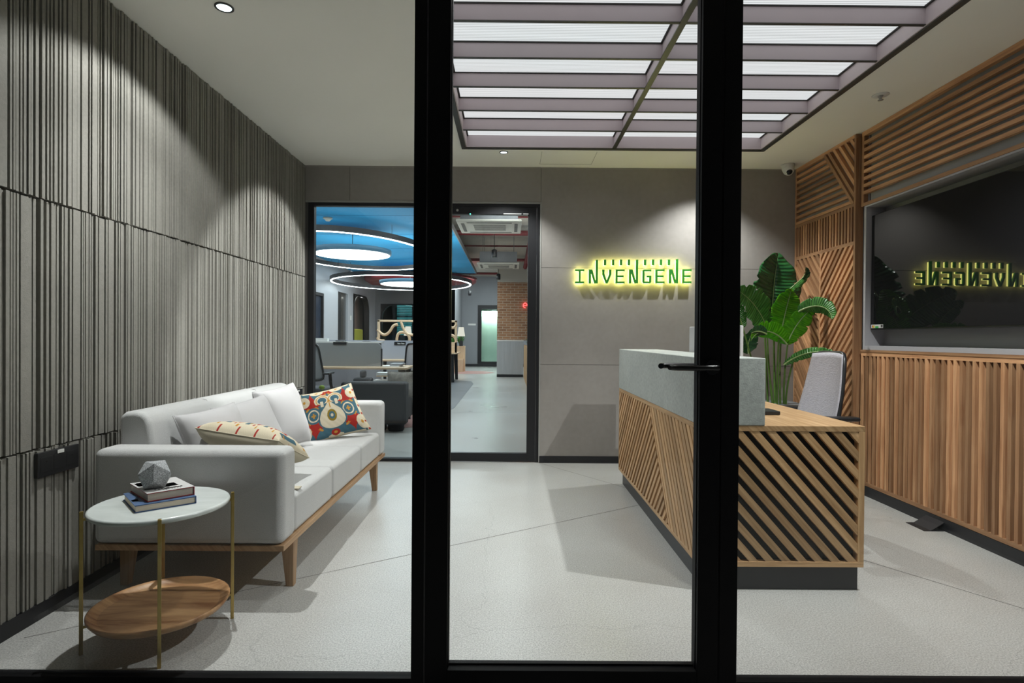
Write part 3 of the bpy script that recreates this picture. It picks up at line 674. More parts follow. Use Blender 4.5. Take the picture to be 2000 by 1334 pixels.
# second half-hidden leaf at far left
leaf([at(1452, 640, 4.60), at(1440, 600, 4.55), at(1424, 585, 4.5)], (0.8, 0.2, 0.55), 0.07, m_leafM, 0.2, 6, 2)
stem([(PX - 0.10, PY, 0.58), at(1470, 700, 4.66), at(1446, 622, 4.60)], 0.008)
# C: bright leaf, centre right
leaf([at(1526, 650, 4.62), at(1533, 612, 4.58), at(1546, 566, 4.62)], (1, 0.1, -0.12), 0.135, m_leafB, 0.12, 8, 3)
stem([(PX + 0.02, PY - 0.05, 0.58), at(1522, 730, 4.66), at(1527, 645, 4.62)], 0.009)
# C2: bright lower right leaf
leaf([at(1538, 672, 4.50), at(1555, 625, 4.48), at(1590, 600, 4.45)], (0.75, 0.1, -0.75), 0.09, m_leafB, 0.1, 9, 4)
stem([(PX + 0.05, PY - 0.05, 0.58), at(1530, 740, 4.60), at(1540, 668, 4.50)], 0.009)
# D: arching leaf reaching right with drooping tip
leaf([at(1560, 608, 4.45), at(1590, 590, 4.38), at(1622, 594, 4.30), at(1626, 622, 4.25)], (0.3, -0.6, 0.8), 0.075, m_leafM, 0.5, 10, 2)
# E: drooping leaf in front
leaf([at(1538, 672, 4.45), at(1512, 638, 4.35), at(1480, 640, 4.30), at(1468, 664, 4.28)], (0.1, 0.75, -0.85), 0.085, m_leafB, 0.35, 11, 3)
leaf([at(1498, 652, 4.32), at(1482, 642, 4.28), at(1468, 650, 4.26)], (0.35, 0.5, -0.7), 0.05, m_leafD, 0.3, 12, 1)
stem([(PX - 0.02, PY - 0.08, 0.58), at(1518, 730, 4.62), at(1522, 655, 4.42)], 0.008)
# F: rolled young leaf to the upper right
leaf([at(1532, 575, 4.72), at(1556, 552, 4.70), at(1580, 532, 4.68)], (0.2, 0.9, 0.2), 0.05, m_leafM, 1.1, 13, 1)
leaf([at(1566, 545, 4.7), at(1576, 535, 4.68), at(1574, 522, 4.66)], (0.9, 0.3, 0.2), 0.04, m_leafD, 0.6, 14, 1)
stem([(PX + 0.01, PY, 0.58), at(1518, 660, 4.76), at(1533, 574, 4.72)], 0.008)
# G: low leaf to the right behind the chair
leaf([at(1532, 712, 4.55), at(1560, 690, 4.45), at(1600, 678, 4.30), at(1640, 692, 4.25)], (0.2, -0.4, 0.9), 0.042, m_leafM, 0.4, 15, 4)
stem([(PX + 0.06, PY - 0.06, 0.58), at(1536, 742, 4.62), at(1556, 690, 4.50)], 0.008)
# H: dark low leaf at left
leaf([at(1462, 690, 4.72), at(1458, 668, 4.70), at(1474, 642, 4.66)], (0.9, 0.1, 0.2), 0.08, m_leafD, 0.2, 16, 2)
stem([(PX - 0.05, PY + 0.03, 0.58), at(1498, 700, 4.78), at(1492, 620, 4.80)], 0.009)

# ------------------------------------------------------------------ sofa
so = thing('sofa', (-1.39, 3.42, 0), 'long pale grey upholstered sofa with wooden legs along the ribbed wall', 'sofa')
SX0, SX1, SY0, SY1 = -1.80, -0.975, 2.43, 4.42
for y0, y1 in ((SY0, SY0 + 0.155), (SY1 - 0.155, SY1)):
    MB().box(SX0, SX1, y0, y1, 0.247, 0.660).build('armrest', m_sofa, so, 0.034, 5)
for y0, y1 in ((2.585, 3.14), (3.14, 3.74), (3.74, 4.265)):
    MB().box(-1.66, SX1 - 0.008, y0 + 0.0008, y1 - 0.0008, 0.247, 0.432).build('seat_cushion', m_sofa, so, 0.028, 5)
bk = MB(); prof = [(-1.80, 0.247), (-1.64, 0.247), (-1.60, 0.43), (-1.655, 0.74), (-1.665, 0.775), (-1.69, 0.795), (-1.72, 0.803), (-1.77, 0.800), (-1.797, 0.78)]
bk.prism(prof, (0, 2.59, 0), (1, 0, 0), (0, 0, 1), (0, 1, 0), 1.67, along=(0, 1))
bk.build('backrest', m_sofa, so, 0.022, 4)
for yy in (3.14, 3.74):
    MB().tube([(-1.655 + 0.0 , yy, 0.45), (-1.652, yy, 0.74), (-1.69, yy, 0.799), (-1.76, yy, 0.805)], 0.0018, 6).build('seam', m_pillow, so)
MB().box(SX0 + 0.01, SX1 + 0.002, SY0 + 0.004, SY1 - 0.01, 0.222, 0.247).build('base_frame', m_legw, so, 0.003)
def tleg(x, y, sx, sy):
    m = MB(); b = len(m.v); a, c = 0.030, 0.017
    for z, r, ox, oy in ((0.0, c, sx * 0.012, sy * 0.010), (0.222, a, 0, 0)):
        for dx, dy in ((-1, -1), (1, -1), (1, 1), (-1, 1)): m.v.append(V((x + ox + dx * r, y + oy + dy * r, z)))
    for q in ((3, 2, 1, 0), (4, 5, 6, 7), (0, 1, 5, 4), (1, 2, 6, 5), (2, 3, 7, 6), (3, 0, 4, 7)): m.face(list(q), [(m.v[i].z, m.v[i].x + m.v[i].y) for i in q])
    m.build('leg', m_legw, so, 0.002)
for x in (-1.76, -1.022):
    for y in (2.62, 4.22): tleg(x, y, -1 if x < -1.3 else 1, -1 if y < 3 else 1)
for y in (3.42,): tleg(-1.76, y, 0, 0); 
tag(MB().box(-1.030, -0.990, 2.645, 2.69, 0.4335, 0.441).build('remote_control', m_beige, None, 0.003), 'small beige item lying on the sofa seat beside the near arm', 'small item')

# cushions
def cushion(name, label, cen, nrm, up, a, b, T, mat, pat=None, backmat=None, group=None, seed=0, n=40, taper=0.0):
    cen, nrm, up = V(cen), V(nrm).normalized(), V(up); up = (up - nrm * up.dot(nrm)).normalized(); rt = up.cross(nrm)
    rnd = random.Random(seed); ph = [rnd.uniform(0, 6) for _ in range(6)]
    def pt(u, v, sd):
        ex = a * (u - 0.07 * u * abs(u) * (1 - v * v)); ey = b * (v - 0.07 * v * abs(v) * (1 - u * u)); ex *= 1 - taper * v
        h = T * (max(0, 1 - u ** 4) ** 0.5) * (max(0, 1 - v ** 4) ** 0.5) * (0.85 + 0.15 * math.cos(u * 2) * math.cos(v * 2))
        cr = (abs(u) * abs(v)) ** 2
        h += 0.006 * math.sin(9 * u * v + 3 * u + ph[0]) * (abs(u * v)) * (1 - max(abs(u), abs(v)) ** 6) + 0.004 * math.sin(14 * (u - v) + ph[1]) * cr * (1 - max(abs(u), abs(v)) ** 8)
        return rt * ex + up * ey + nrm * sd * h
    def half(sd):
        m = MB()
        for j in range(n + 1):
            for i in range(n + 1): m.v.append(cen + pt(-1 + 2 * i / n, -1 + 2 * j / n, sd))
        for j in range(n):
            for i in range(n):
                q = [j * (n + 1) + i, j * (n + 1) + i + 1, (j + 1) * (n + 1) + i + 1, (j + 1) * (n + 1) + i]
                if sd < 0: q = q[::-1]
                m.face(q, smooth=True)
        return m
    t = thing(name, cen, label, 'cushion', group)
    fr = half(1).build('front_cover', mat, t, loc=cen)
    half(-1).build('back_cover', backmat or mat, t, loc=cen)
    if pat:
        ca = fr.data.color_attributes.new('pattern', 'FLOAT_COLOR', 'POINT'); arr = []
        for j in range(n + 1):
            for i in range(n + 1): arr += [*pat(-1 + 2 * i / n, -1 + 2 * j / n), 1.0]
        ca.data.foreach_set('color', arr)
    ed = [cen + pt(math.copysign(1, 1) * x, y, 1) for x, y in [(-1 + 2 * k / 24, -1) for k in range(24)] + [(1, -1 + 2 * k / 24) for k in range(24)] + [(1 - 2 * k / 24, 1) for k in range(24)] + [(-1, 1 - 2 * k / 24) for k in range(24)]]
    m = MB().tube(ed, 0.0028, 6, closed=True); m.build('piping', backmat or mat, t, loc=cen)
    return t
TEAL, REDC, CREAM, MUST, OLIVE, DKT = (0.055, 0.13, 0.17), (0.36, 0.025, 0.018), (0.66, 0.58, 0.43), (0.50, 0.25, 0.04), (0.25, 0.17, 0.02), (0.03, 0.07, 0.10)
def ikat_pale(u, v):
    """the paler cushion: cream linen with a band of red and teal diamonds"""
    c = CREAM; p = (u * 2.2) % 1.0 - 0.5
    if abs(v + 0.25) < 0.5:
        q = abs(p) * 1.4 + abs(v + 0.25)
        if q < 0.46: c = REDC
        if q < 0.22: c = CREAM
        if q < 0.12: c = REDC
        if 0.62 < abs(p) * 1.6 + (0.5 - abs(v + 0.25)) * 0.9 and abs(p) > 0.38: c = TEAL
    if abs(v) > 0.55 and (int((u + 1) * 9) + int((v + 1) * 9)) % 4 == 0 and abs((u * 9) % 1 - 0.5) < 0.2: c = MUST if int((u + 1) * 9) % 2 else REDC
    k = 0.92 + 0.10 * math.sin(u * 150) * math.sin(v * 143)
    return [min(1, x * k) for x in c]
def ikat(u, v):
    """embroidered ikat: ogee in the middle, ring medallions, red stars, cream corners"""
    c = TEAL; au = abs(u)
    # red star fields left and right
    for (cx, cy, r) in ((0.60, 0.46, 0.36), (0.58, -0.40, 0.38), (0.14, 0.88, 0.18)):
        dx, dy = abs(au - cx), abs(v - cy)
        if dx ** 0.6 + dy ** 0.6 < r ** 0.6 * 1.25: c = REDC
        if abs(dx - dy) < 0.05 and r * 0.35 < max(dx, dy) < r * 0.62: c = MUST
    # medallions
    for (cx, cy, R) in ((0.58, 0.02, 0.27),):
        dd = math.hypot((au - cx) * 1.05, (v - cy) * 0.85)
        if dd < R: c = TEAL
        if dd < R * 0.76: c = CREAM
        if dd < R * 0.60: c = TEAL
        if dd < R * 0.30 and (abs(au - cx) < 0.03 or abs(v - cy) < 0.03 or dd < R * 0.16): c = MUST
    # teardrop
    w = 0.0
    if -0.62 < v < 0.55:
        s = (v + 0.62) / 1.17; w = 0.40 * math.sin(PI * s ** 0.62) ** 0.8
        if s > 0.62: w = max(0.05, w * (1 - (s - 0.62) * 1.7))
    if au < w + 0.05 and v < 0.3 and w > 0: c = TEAL
    if au < w: c = CREAM
    dd = math.hypot(u * 1.35, (v + 0.10) * 0.85)
    if dd < 0.20: c = OLIVE
    if dd < 0.125: c = TEAL
    if dd < 0.055: c = CREAM
    # scroll hooks at the top
    for rr, cc in ((0.27, CREAM), (0.22, MUST), (0.19, CREAM), (0.15, TEAL)):
        if abs(math.hypot(au - 0.22, (v - 0.55) * 1.1)) < rr and v > 0.42: c = cc
    if abs(au - 0.24) < 0.05 and 0.30 < v < 0.52: c = CREAM
    if au < 0.018 and 0.2 < v < 0.55: c = MUST
    # cream ovals in the corners
    for (cx, cy, ax, ay) in ((0.84, 0.62, 0.20, 0.22), (0.86, -0.62, 0.17, 0.30), (0.36, 0.93, 0.24, 0.10), (0.0, -0.93, 0.22, 0.08)):
        q = ((au - cx) / ax) ** 2 + ((v - cy) / ay) ** 2
        if q < 1: c = CREAM
        if q < 0.06: c = MUST
    q = math.hypot(u, (v + 0.80)); 
    if q < 0.13: c = REDC
    if q < 0.05: c = MUST
    if au > 0.9: c = CREAM if (int((v + 1) * 12) % 4 or au < 0.94) else REDC
    if abs(v) > 0.95 and au < 0.85: c = CREAM
    # thread noise
    k = 0.92 + 0.10 * math.sin(u * 150) * math.sin(v * 143) + 0.05 * math.sin(u * 37 + v * 21)
    return [min(1, x * k) for x in c]
m_ikat = attrmat('ikat_embroidery')
cushion('throw_pillow', 'plain pale grey pillow nearest the near sofa arm, behind the flat patterned pillow', (-1.475, 2.85, 0.622), (0.76, -0.46, 0.42), (-0.05, -0.10, 1), 0.165, 0.178, 0.085, m_pillow, seed=1, group='plain grey pillows on the sofa')
cushion('throw_pillow', 'plain pale grey pillow in the middle of three, leaning low on the backrest', (-1.44, 3.16, 0.618), (0.74, -0.48, 0.46), (-0.05, -0.14, 1), 0.168, 0.192, 0.085, m_pillow, seed=2, group='plain grey pillows on the sofa')
cushion('throw_pillow', 'plain pale grey pillow farthest along, standing highest beside the patterned one', (-1.45, 3.60, 0.635), (0.86, -0.38, 0.28), (-0.03, -0.10, 1), 0.170, 0.202, 0.095, m_pillow, seed=3, group='plain grey pillows on the sofa')
cushion('patterned_pillow', 'red, teal and cream patterned pillow standing upright at the far sofa end', (-1.275, 4.02, 0.603), (0.34, -0.92, 0.26), (-0.24, 0, 1), 0.215, 0.182, 0.075, m_ikat, ikat, m_beige, seed=4, taper=0.14, n=180)
cushion('patterned_pillow', 'red and cream patterned pillow lying flat by the near sofa arm, beige underside showing', (-1.27, 2.81, 0.618), (0.16, 0.40, 0.90), (0.12, 1, -0.2), 0.215, 0.175, 0.090, m_ikat, ikat_pale, m_beige, seed=5, n=180)

# ------------------------------------------------------------------ side table with books
TC = V((-1.334, 2.163, 0))
ta = thing('side_table', TC, 'round side table with white marble top, brass legs and wooden tray shelf', 'table')
MB().lathe([(0.225, 0.494), (0.234, 0.497), (0.236, 0.505), (0.234, 0.512), (0.228, 0.514)], TC, 64).build('marble_top', m_marble, ta)
MB().lathe([(0.190, 0.098), (0.222, 0.104), (0.236, 0.122), (0.237, 0.130), (0.232, 0.132), (0.222, 0.124), (0.20, 0.112)], TC, 64).build('tray_shelf', m_table, ta)
for lx, ly in ((-1.544, 2.026), (-1.213, 1.956), (-1.124, 2.301), (-1.455, 2.371)):
    d = (V((lx, ly, 0)) - TC).normalized(); n = V((-d.y, d.x, 0)); p = TC + d * 0.244
    m = MB(); m.prism([(-0.006, 0), (0.006, 0), (0.006, 0.518), (-0.006, 0.518)], p - d * 0.004, n, (0, 0, 1), d, 0.012, along=(0, 1))
    m.prism([(-0.004, 0.484), (0.004, 0.484), (0.004, 0.494), (-0.004, 0.494)], p - d * 0.05, n, (0, 0, 1), d, 0.05); m.prism([(-0.004, 0.094), (0.004, 0.094), (0.004, 0.103), (-0.004, 0.103)], p - d * 0.06, n, (0, 0, 1), d, 0.06)
    m.build('leg', m_brass, ta, 0.0012)
def book(p0, e1, e2, z0, th, cover, label, art=None):
    """p0 = near corner; e1 runs along the spine side, e2 away from it"""
    p0, e1, e2 = V((*p0, z0)), V((*e1, 0)), V((*e2, 0)); t = thing('book', p0 + (e1 + e2) / 2, label, 'book', 'books on the marble table')
    a, b = e1.length, e2.length; u, v = e1.normalized(), e2.normalized(); up = V((0, 0, 1)); c = 0.003
    cv = MB(); cv.prism([(0, 0), (a, 0), (a, b), (0, b)], p0, u, v, up, c); cv.prism([(0, 0), (a, 0), (a, b), (0, b)], p0 + up * (th - c), u, v, up, c)
    cv.prism([(a - c, 0), (a, 0), (a, b), (a - c, b)], p0, u, v, up, th)
    o = cv.build('cover', cover, t, 0.0012); 
    MB().prism([(0.004, 0.004), (a - c, 0.004), (a - c, b - 0.004), (0.004, b - 0.004)], p0 + up * c, u, v, up, th - 2 * c).build('pages', m_paper, t)
    if art:
        for (x0, x1, y0, y1, mt) in art: MB().prism([(x0 * a, y0 * b), (x1 * a, y0 * b), (x1 * a, y1 * b), (x0 * a, y1 * b)], p0 + up * th, u, v, up, 0.0004).build('printed_mark', mt, o)
m_blue = M('blue_cloth', (0.03, 0.09, 0.24), 0.55, var=0.2, vs=20); m_red = M('red_cloth', (0.30, 0.012, 0.02), 0.5)
m_wc = M('white_jacket', (0.62, 0.61, 0.60), 0.45); m_bc = M('blue_jacket', (0.08, 0.14, 0.27), 0.4, var=0.3, vs=25); m_ink = M('dark_ink', (0.05, 0.045, 0.045), 0.6)
book((-1.345, 2.025), (0.150, 0.128), (-0.150, 0.158), 0.514, 0.027, m_blue, 'blue hardback book at the bottom of the stack on the marble table', [(0, 1, 0, 1, m_bc), (0.02, 0.12, 0.30, 0.42, m_wc)])
arts = [(0.0, 1.0, 0.0, 1.0, m_wc), (0.42, 0.80, 0.15, 0.22, m_wc), (0.16, 0.78, 0.30, 0.56, M('grey_print', (0.30, 0.26, 0.25), 0.6)), (0.05, 0.30, 0.62, 0.92, M('brown_print', (0.16, 0.12, 0.09), 0.6)), (0.1, 0.24, 0.66, 0.80, M('pink_print', (0.45, 0.18, 0.14), 0.6))]
for k in range(9): arts.append((0.22 + k * 0.07, 0.255 + k * 0.07 + 0.01 * (k % 2), 0.16, 0.225, m_ink))
for k in range(7): arts.append((0.36 + k * 0.06, 0.385 + k * 0.06, 0.08, 0.115, m_ink))
book((-1.327, 2.065), (0.114, 0.108), (-0.158, 0.142), 0.5415, 0.032, m_red, 'thick red hardback book with white cover on top of the stack', arts)
# icosahedron
ph = (1 + 5 ** .5) / 2; iv = [(-1, ph, 0), (1, ph, 0), (-1, -ph, 0), (1, -ph, 0), (0, -1, ph), (0, 1, ph), (0, -1, -ph), (0, 1, -ph), (ph, 0, -1), (ph, 0, 1), (-ph, 0, -1), (-ph, 0, 1)]
ifc = [(0, 11, 5), (0, 5, 1), (0, 1, 7), (0, 7, 10), (0, 10, 11), (1, 5, 9), (5, 11, 4), (11, 10, 2), (10, 7, 6), (7, 1, 8), (3, 9, 4), (3, 4, 2), (3, 2, 6), (3, 6, 8), (3, 8, 9), (4, 9, 5), (2, 4, 11), (6, 2, 10), (8, 6, 7), (9, 8, 1)]
m = MB(); R = 0.062; fn = (V(iv[3]) + V(iv[2]) + V(iv[6])).normalized(); q = fn.rotation_difference(V((0, 0, -1))); qz = Matrix.Rotation(math.radians(28), 3, 'Z')
m.v = [qz @ (q @ (V(p).normalized() * R)) for p in iv]; zmin = min(p.z for p in m.v); m.v = [p + V((-1.352, 2.150, 0.5739 - zmin)) for p in m.v]
for f_ in ifc: m.face(f_)
tag(m.build('faceted_ornament', M('speckled_stone', (0.33, 0.34, 0.35), 0.7, var=0.1, vs=20, var2=0.75, vs2=420, bump=0.5, bs=300), None, 0.0015), 'grey speckled faceted stone ornament on top of the two books', 'ornament')

# ------------------------------------------------------------------ wall sockets, floor box
def socket(y0, y1, z0, z1, label):
    t = thing('power_socket', (XL, (y0 + y1) / 2, z0), label, 'socket')
    MB().box(XL - 0.004, XL + 0.012, y0, y1, z0, z1).build('face_plate', m_plastic, t, 0.002)
    w_ = y1 - y0; h = z1 - z0
    for k in range(3):
        ya = y0 + w_ * (0.06 + 0.31 * k); s = MB().box(XL + 0.012, XL + 0.0130, ya, ya + w_ * 0.27, z0 + 0.02, z1 - 0.02).build('module', m_plastic, t, 0.0006)
        if k != 1:
            MB().lathe([(0.003, 0), (0.003, 0.001)], (XL + 0.0130, ya + w_ * 0.135, z1 - 0.04), 12, ax=(1, 0, 0)).build('pin_hole', m_dark, s)
    MB().box(XL + 0.012, XL + 0.0155, y0 + w_ * 0.44, y0 + w_ * 0.60, z1 - 0.018, z1 - 0.004).build('white_tag', m_white, t)
socket(2.252, 2.467, 0.577, 0.678, 'black multi-gang wall socket plate above the side table')
socket(4.915, 5.125, 0.577, 0.678, 'black wall socket plate past the far end of the sofa')
fb = thing('floor_socket', (2.59, 3.47, 0), 'open black floor box by the skirting under the slatted wainscot', 'floor box')
MB().box(2.52, 2.64, 3.40, 3.56, 0.0, 0.003).build('floor_frame', m_base, fb)
o = MB().prism([(0, 0), (0.15, 0), (0.15, 0.10), (0, 0.10)], (2.565, 3.405, 0.003), (0, 1, 0), (0.85, 0, 0.52), (0.52, 0, -0.85), 0.003).build('lid', M('dark_steel', (0.03, 0.03, 0.035), 0.35, 0.5), fb)

# ------------------------------------------------------------------ front glazing with door
def post(mb, x0, x1, y0, y1, z0=0.0, z1=CH): mb.box(x0, x1, y0, y1, z0, z1)
fa = sroot('window_1', (-1.1, YG, 0))
m = MB(); post(m, -0.318, -0.278, YG - 0.03, YG + 0.05); m.box(XL, -0.318, YG - 0.012, YG + 0.03, 0, 0.024); m.box(XL, -0.318, YG - 0.012, YG + 0.03, CH - 0.03, CH)
m.build('frame', m_black, fa, 0.002); MB().box(XL, -0.318, YG + 0.004, YG + 0.014, 0.024, CH - 0.03).build('glass_pane', m_glass, fa)
fb_ = sroot('window_2', (1.7, YG, 0))
m = MB(); post(m, 0.694, 0.752, YG - 0.03, YG + 0.05); m.box(0.752, XR + 0.1, YG - 0.012, YG + 0.03, 0, 0.020); m.box(0.752, XR + 0.1, YG - 0.012, YG + 0.03, CH - 0.03, CH)
m.build('frame', m_black, fb_, 0.002); MB().box(0.752, XR + 0.05, YG + 0.004, YG + 0.014, 0.020, CH - 0.03).build('glass_pane', m_glass, fb_)
dr = sroot('door_1', (0.2, YG, 0))
m = MB(); z1 = CH - 0.04
m.box(-0.274, -0.200, YG - 0.028, YG + 0.022, 0.006, z1); m.box(0.622, 0.690, YG - 0.028, YG + 0.022, 0.006, z1); m.box(-0.200, 0.622, YG - 0.028, YG + 0.022, 0.006, 0.062); m.box(-0.200, 0.622, YG - 0.028, YG + 0.022, z1 - 0.06, z1)
m.build('door_leaf_frame', m_black, dr, 0.002)
m = MB(); m.box(-0.200, -0.197, YG - 0.010, YG + 0.022, 0.062, z1); m.box(0.6195, 0.622, YG - 0.010, YG + 0.022, 0.062, z1); m.box(-0.2, 0.622, YG + 0.004, YG + 0.022, 0.062, 0.068)
m.build('glazing_bead', m_black, dr)
MB().box(-0.199, 0.621, YG - 0.003, YG + 0.005, 0.062, z1).build('glass_pane', m_glass, dr)
m_hd = M('handle_black', (0.008, 0.008, 0.009), 0.28)
hz = 1.064
def lever(sy, ln_):
    h = MB(); yb = YG - 0.028 if sy < 0 else YG + 0.022
    h.lathe([(0.024, 0), (0.024, 0.008)], (0.662, yb, hz), 24, ax=(0, sy, 0)); h.tube([(0.662, yb, hz), (0.662, yb + sy * 0.040, hz)], 0.010, 12)
    yq = yb + sy * 0.045
    h.tube([(0.668, yq - sy * 0.012, hz), (0.655, yq, hz), (0.60, yq + sy * 0.004, hz), (0.662 - ln_ + 0.02, yq, hz), (0.662 - ln_ + 0.005, yq - sy * 0.008, hz), (0.662 - ln_, yq - sy * 0.030, hz)], 0.0095, 12)
    h.build('lever_handle', m_hd, dr)
lever(-1, 0.142); lever(1, 0.150)

# ------------------------------------------------------------------ glass wall and door to the office (back wall)
YO = YB + 0.04
wo = sroot('window_3', (-1.2, YO, 0))
m = MB(); m.box(OX0, OX0 + 0.055, YO - 0.03, YO + 0.03, 0, OZ); m.box(OX0 + 0.055, -0.76, YO - 0.03, YO + 0.03, OZ - 0.03, OZ); m.box(OX0 + 0.055, -0.76, YO - 0.03, YO + 0.03, 0, 0.03); m.box(-0.76, -0.70, YO - 0.03, YO + 0.03, 0, OZ)
m.build('frame', m_blackdoor, wo, 0.002); MB().box(OX0 + 0.055, -0.76, YO - 0.004, YO + 0.006, 0.03, OZ - 0.03).build('glass_pane', m_glass2, wo)
do = sroot('door_2', (-0.2, YO, 0))
m = MB(); m.box(-0.70, OX1, YO - 0.03, YO + 0.03, OZ - 0.028, OZ); m.box(OX1 - 0.028, OX1, YO - 0.03, YO + 0.03, 0, OZ - 0.028)
m.build('door_frame', m_blackdoor, do, 0.002)
m = MB(); m.box(OX1 - 0.110, OX1 - 0.031, YO - 0.034, YO + 0.016, 0.008, OZ - 0.031); m.box(-0.695, -0.60, YO - 0.034, YO + 0.016, 0.008, OZ - 0.031)
m.box(-0.60, OX1 - 0.110, YO - 0.034, YO + 0.016, 0.008, 0.084); m.box(-0.60, OX1 - 0.110, YO - 0.034, YO + 0.016, 2.292, OZ - 0.031)
m.build('door_leaf_frame', m_blackdoor, do, 0.002); MB().box(-0.60, OX1 - 0.11, YO - 0.008, YO + 0.002, 0.084, 2.292).build('glass_pane', m_glass2, do)
m = MB(); m.box(-0.07, 0.095, YO - 0.05, YO - 0.034, 2.290, 2.300); m.box(0.11, 0.16, YO - 0.05, YO - 0.034, 2.290, 2.300)
m.build('door_contact', M('alu', (0.45, 0.45, 0.45), 0.4, 0.5), do); MB().lathe([(0.012, 0), (0.010, 0.01), (0.004, 0.014)], (-0.496, YO - 0.034, 2.327), 16, ax=(0, -1, 0)).build('bolt_head', bpy.data.materials['alu'], do)
MB().lathe([(0.006, 0), (0.002, 0.004)], (-0.377, YO - 0.036, 2.293), 10, ax=(0, -1, 0)).build('status_led', emit('led', (0.1, 1, 0.6), 3), do)
#OFFICE
# ------------------------------------------------------------------ open plan office beyond the glass
m_owall = M('office_wall_paint', (0.42, 0.43, 0.46), 0.8); m_owall2 = M('office_wall_grey', (0.25, 0.26, 0.28), 0.8)
m_slab = M('exposed_slab', (0.52, 0.48, 0.42), 0.9, var=0.08, vs=1.5); m_redp = M('red_pipe_paint', (0.20, 0.02, 0.025), 0.5)
m_raft = M('blue_raft_paint', (0.005, 0.26, 0.52), 0.7, var=0.06, vs=0.6); m_cream = M('cream_plastic', (0.60, 0.56, 0.48), 0.5)
m_galv = M('galvanised_steel', (0.22, 0.22, 0.23), 0.5, 0.3, var=0.15, vs=4); m_curt = M('curtain_pink', (0.42, 0.30, 0.27), 0.9)
m_ply = woodmat('birch_ply', (0.60, 0.42, 0.26), (0.75, 0.56, 0.38), tintamt=0.1); m_dgrey = M('charcoal_fabric', (0.020, 0.021, 0.025), 0.85)
m_sgrey = M('screen_grey_fabric', (0.25, 0.26, 0.265), 0.9, bump=0.2, bs=200); m_sblue = M('screen_blue_grey', (0.36, 0.38, 0.44), 0.9)
m_lime = M('lime_yellow', (0.32, 0.33, 0.03), 0.7); m_teal = M('teal_fabric', (0.01, 0.12, 0.22), 0.8)
m_neon = emit('ring_tube', (0.95, 0.98, 1.0), 9.0); m_disc = emit('disc_diffuser', (0.97, 0.99, 1.0), 5.0)
# carpet and floor inlays
def floorpatch(pts, mat, kindname, z, label, cat):
    m = MB(); m.prism(pts, (0, 0, 0), (1, 0, 0), (0, 1, 0), (0, 0, 1), z); return tag(m.build(kindname, mat), label, cat)
m_inlay = M('blue_grey_floor_inlay', (0.12, 0.13, 0.145), 0.4); m_pink = M('pink_floor_inlay', (0.42, 0.24, 0.22), 0.5)
floorpatch([(-4.55, 8.0), (-1.3, 8.0), (-0.98, 8.5), (-0.90, 9.2), (-0.90, 13.9), (-1.0, 14.7), (-1.6, 15.2), (-4.5, 15.2)], m_inlay, 'floor_inlay', 0.003, 'dark blue-grey curved floor inlay along the office walkway', 'floor covering')
floorpatch([(-4.55, 7.0), (-1.9, 6.95), (-1.2, 7.2), (-0.98, 7.8), (-1.02, 9.2), (-1.2, 9.8), (-4.4, 9.8)], m_pink, 'floor_inlay', 0.005, 'pink floor inlay under the near office desks', 'floor covering')
floorpatch([(-2.2, 17.6), (-0.8, 17.7), (-0.5, 18.4), (-0.9, 19.2), (-2.2, 19.2)], m_pink, 'floor_inlay', 0.003, 'pink floor inlay near the far planter in the office', 'floor covering')
struct(MB().box(-4.75, 1.7, YB + 0.12, 22.6, 3.55, 3.65).build('ceiling_2', m_slab))
OWX = -4.6
lw = MB(); spans = [(5.32, 13.2), (13.85, 15.05), (15.95, 16.5), (18.3, 19.4)]
for a, b in spans: lw.box(OWX - 0.12, OWX, a, b, 0, 3.55)
for a, b, zt in ((13.2, 13.85, 2.2), (15.05, 15.95, 2.35), (16.5, 18.3, 2.42)): lw.box(OWX - 0.12, OWX, a, b, zt, 3.55)
struct(lw.build('wall_office_left', m_owall))
bk = MB().box(-6.6, -6.5, 12.5, 19.4, 0, 3.55); struct(bk.build('wall_side_rooms', m_owall2))
def reveal(name, y0, y1, zt, r, mat):
    m = MB(); n = 8; ins = 0.07
    def outl(a0, a1, z, rr): return [(a0, 0.0)] + [(a0 + rr - rr * math.cos(PI / 2 * k / n), z - rr + rr * math.sin(PI / 2 * k / n)) for k in range(n + 1)] + [(a1 - rr + rr * math.sin(PI / 2 * k / n), z - rr + rr * math.cos(PI / 2 * k / n)) for k in range(n + 1)] + [(a1, 0.0)]
    o, i = outl(y0, y1, zt, r), outl(y0 + ins, y1 - ins, zt - ins, max(0.01, r - ins))
    for k in range(len(o) - 1): m.prism([o[k], o[k + 1], i[k + 1], i[k]], (OWX - 0.13, 0, 0), (0, 1, 0), (0, 0, 1), (1, 0, 0), 0.15)
    return m.build(name, mat)
w4 = sroot('door_3', (OWX, 13.5, 0)); o = reveal('frame', 13.2, 13.85, 2.2, 0.02, m_blackdoor); o.parent = w4; o.location = -PB[w4.name]
MB().box(OWX - 0.06, OWX - 0.03, 13.27, 13.78, 0, 2.13).build('door_leaf', M('dark_blue_glass', (0.03, 0.04, 0.06), 0.2), w4)
w5 = sroot('window_4', (OWX, 15.5, 0)); MB().box(OWX - 0.09, OWX - 0.06, 15.05, 15.95, 0, 2.35).build('glass_pane', M('brown_glass', (0.06, 0.055, 0.05), 0.2), w5)
MB().box(OWX - 0.12, OWX + 0.004, 15.05, 15.30, 0.8, 2.35).build('dark_post', m_blackdoor, w5)
w6 = sroot('window_5', (OWX, 17.4, 0)); o = reveal('frame', 16.5, 18.3, 2.42, 0.5, m_blackdoor); o.parent = w6; o.location = -PB[w6.name]
m = MB()
for k in range(44):
    y = 16.3 + k * 0.07; m.v += [V((OWX - 0.5 + 0.04 * (k % 2), y, 0)), V((OWX - 0.5 + 0.04 * (k % 2), y, 2.5))]
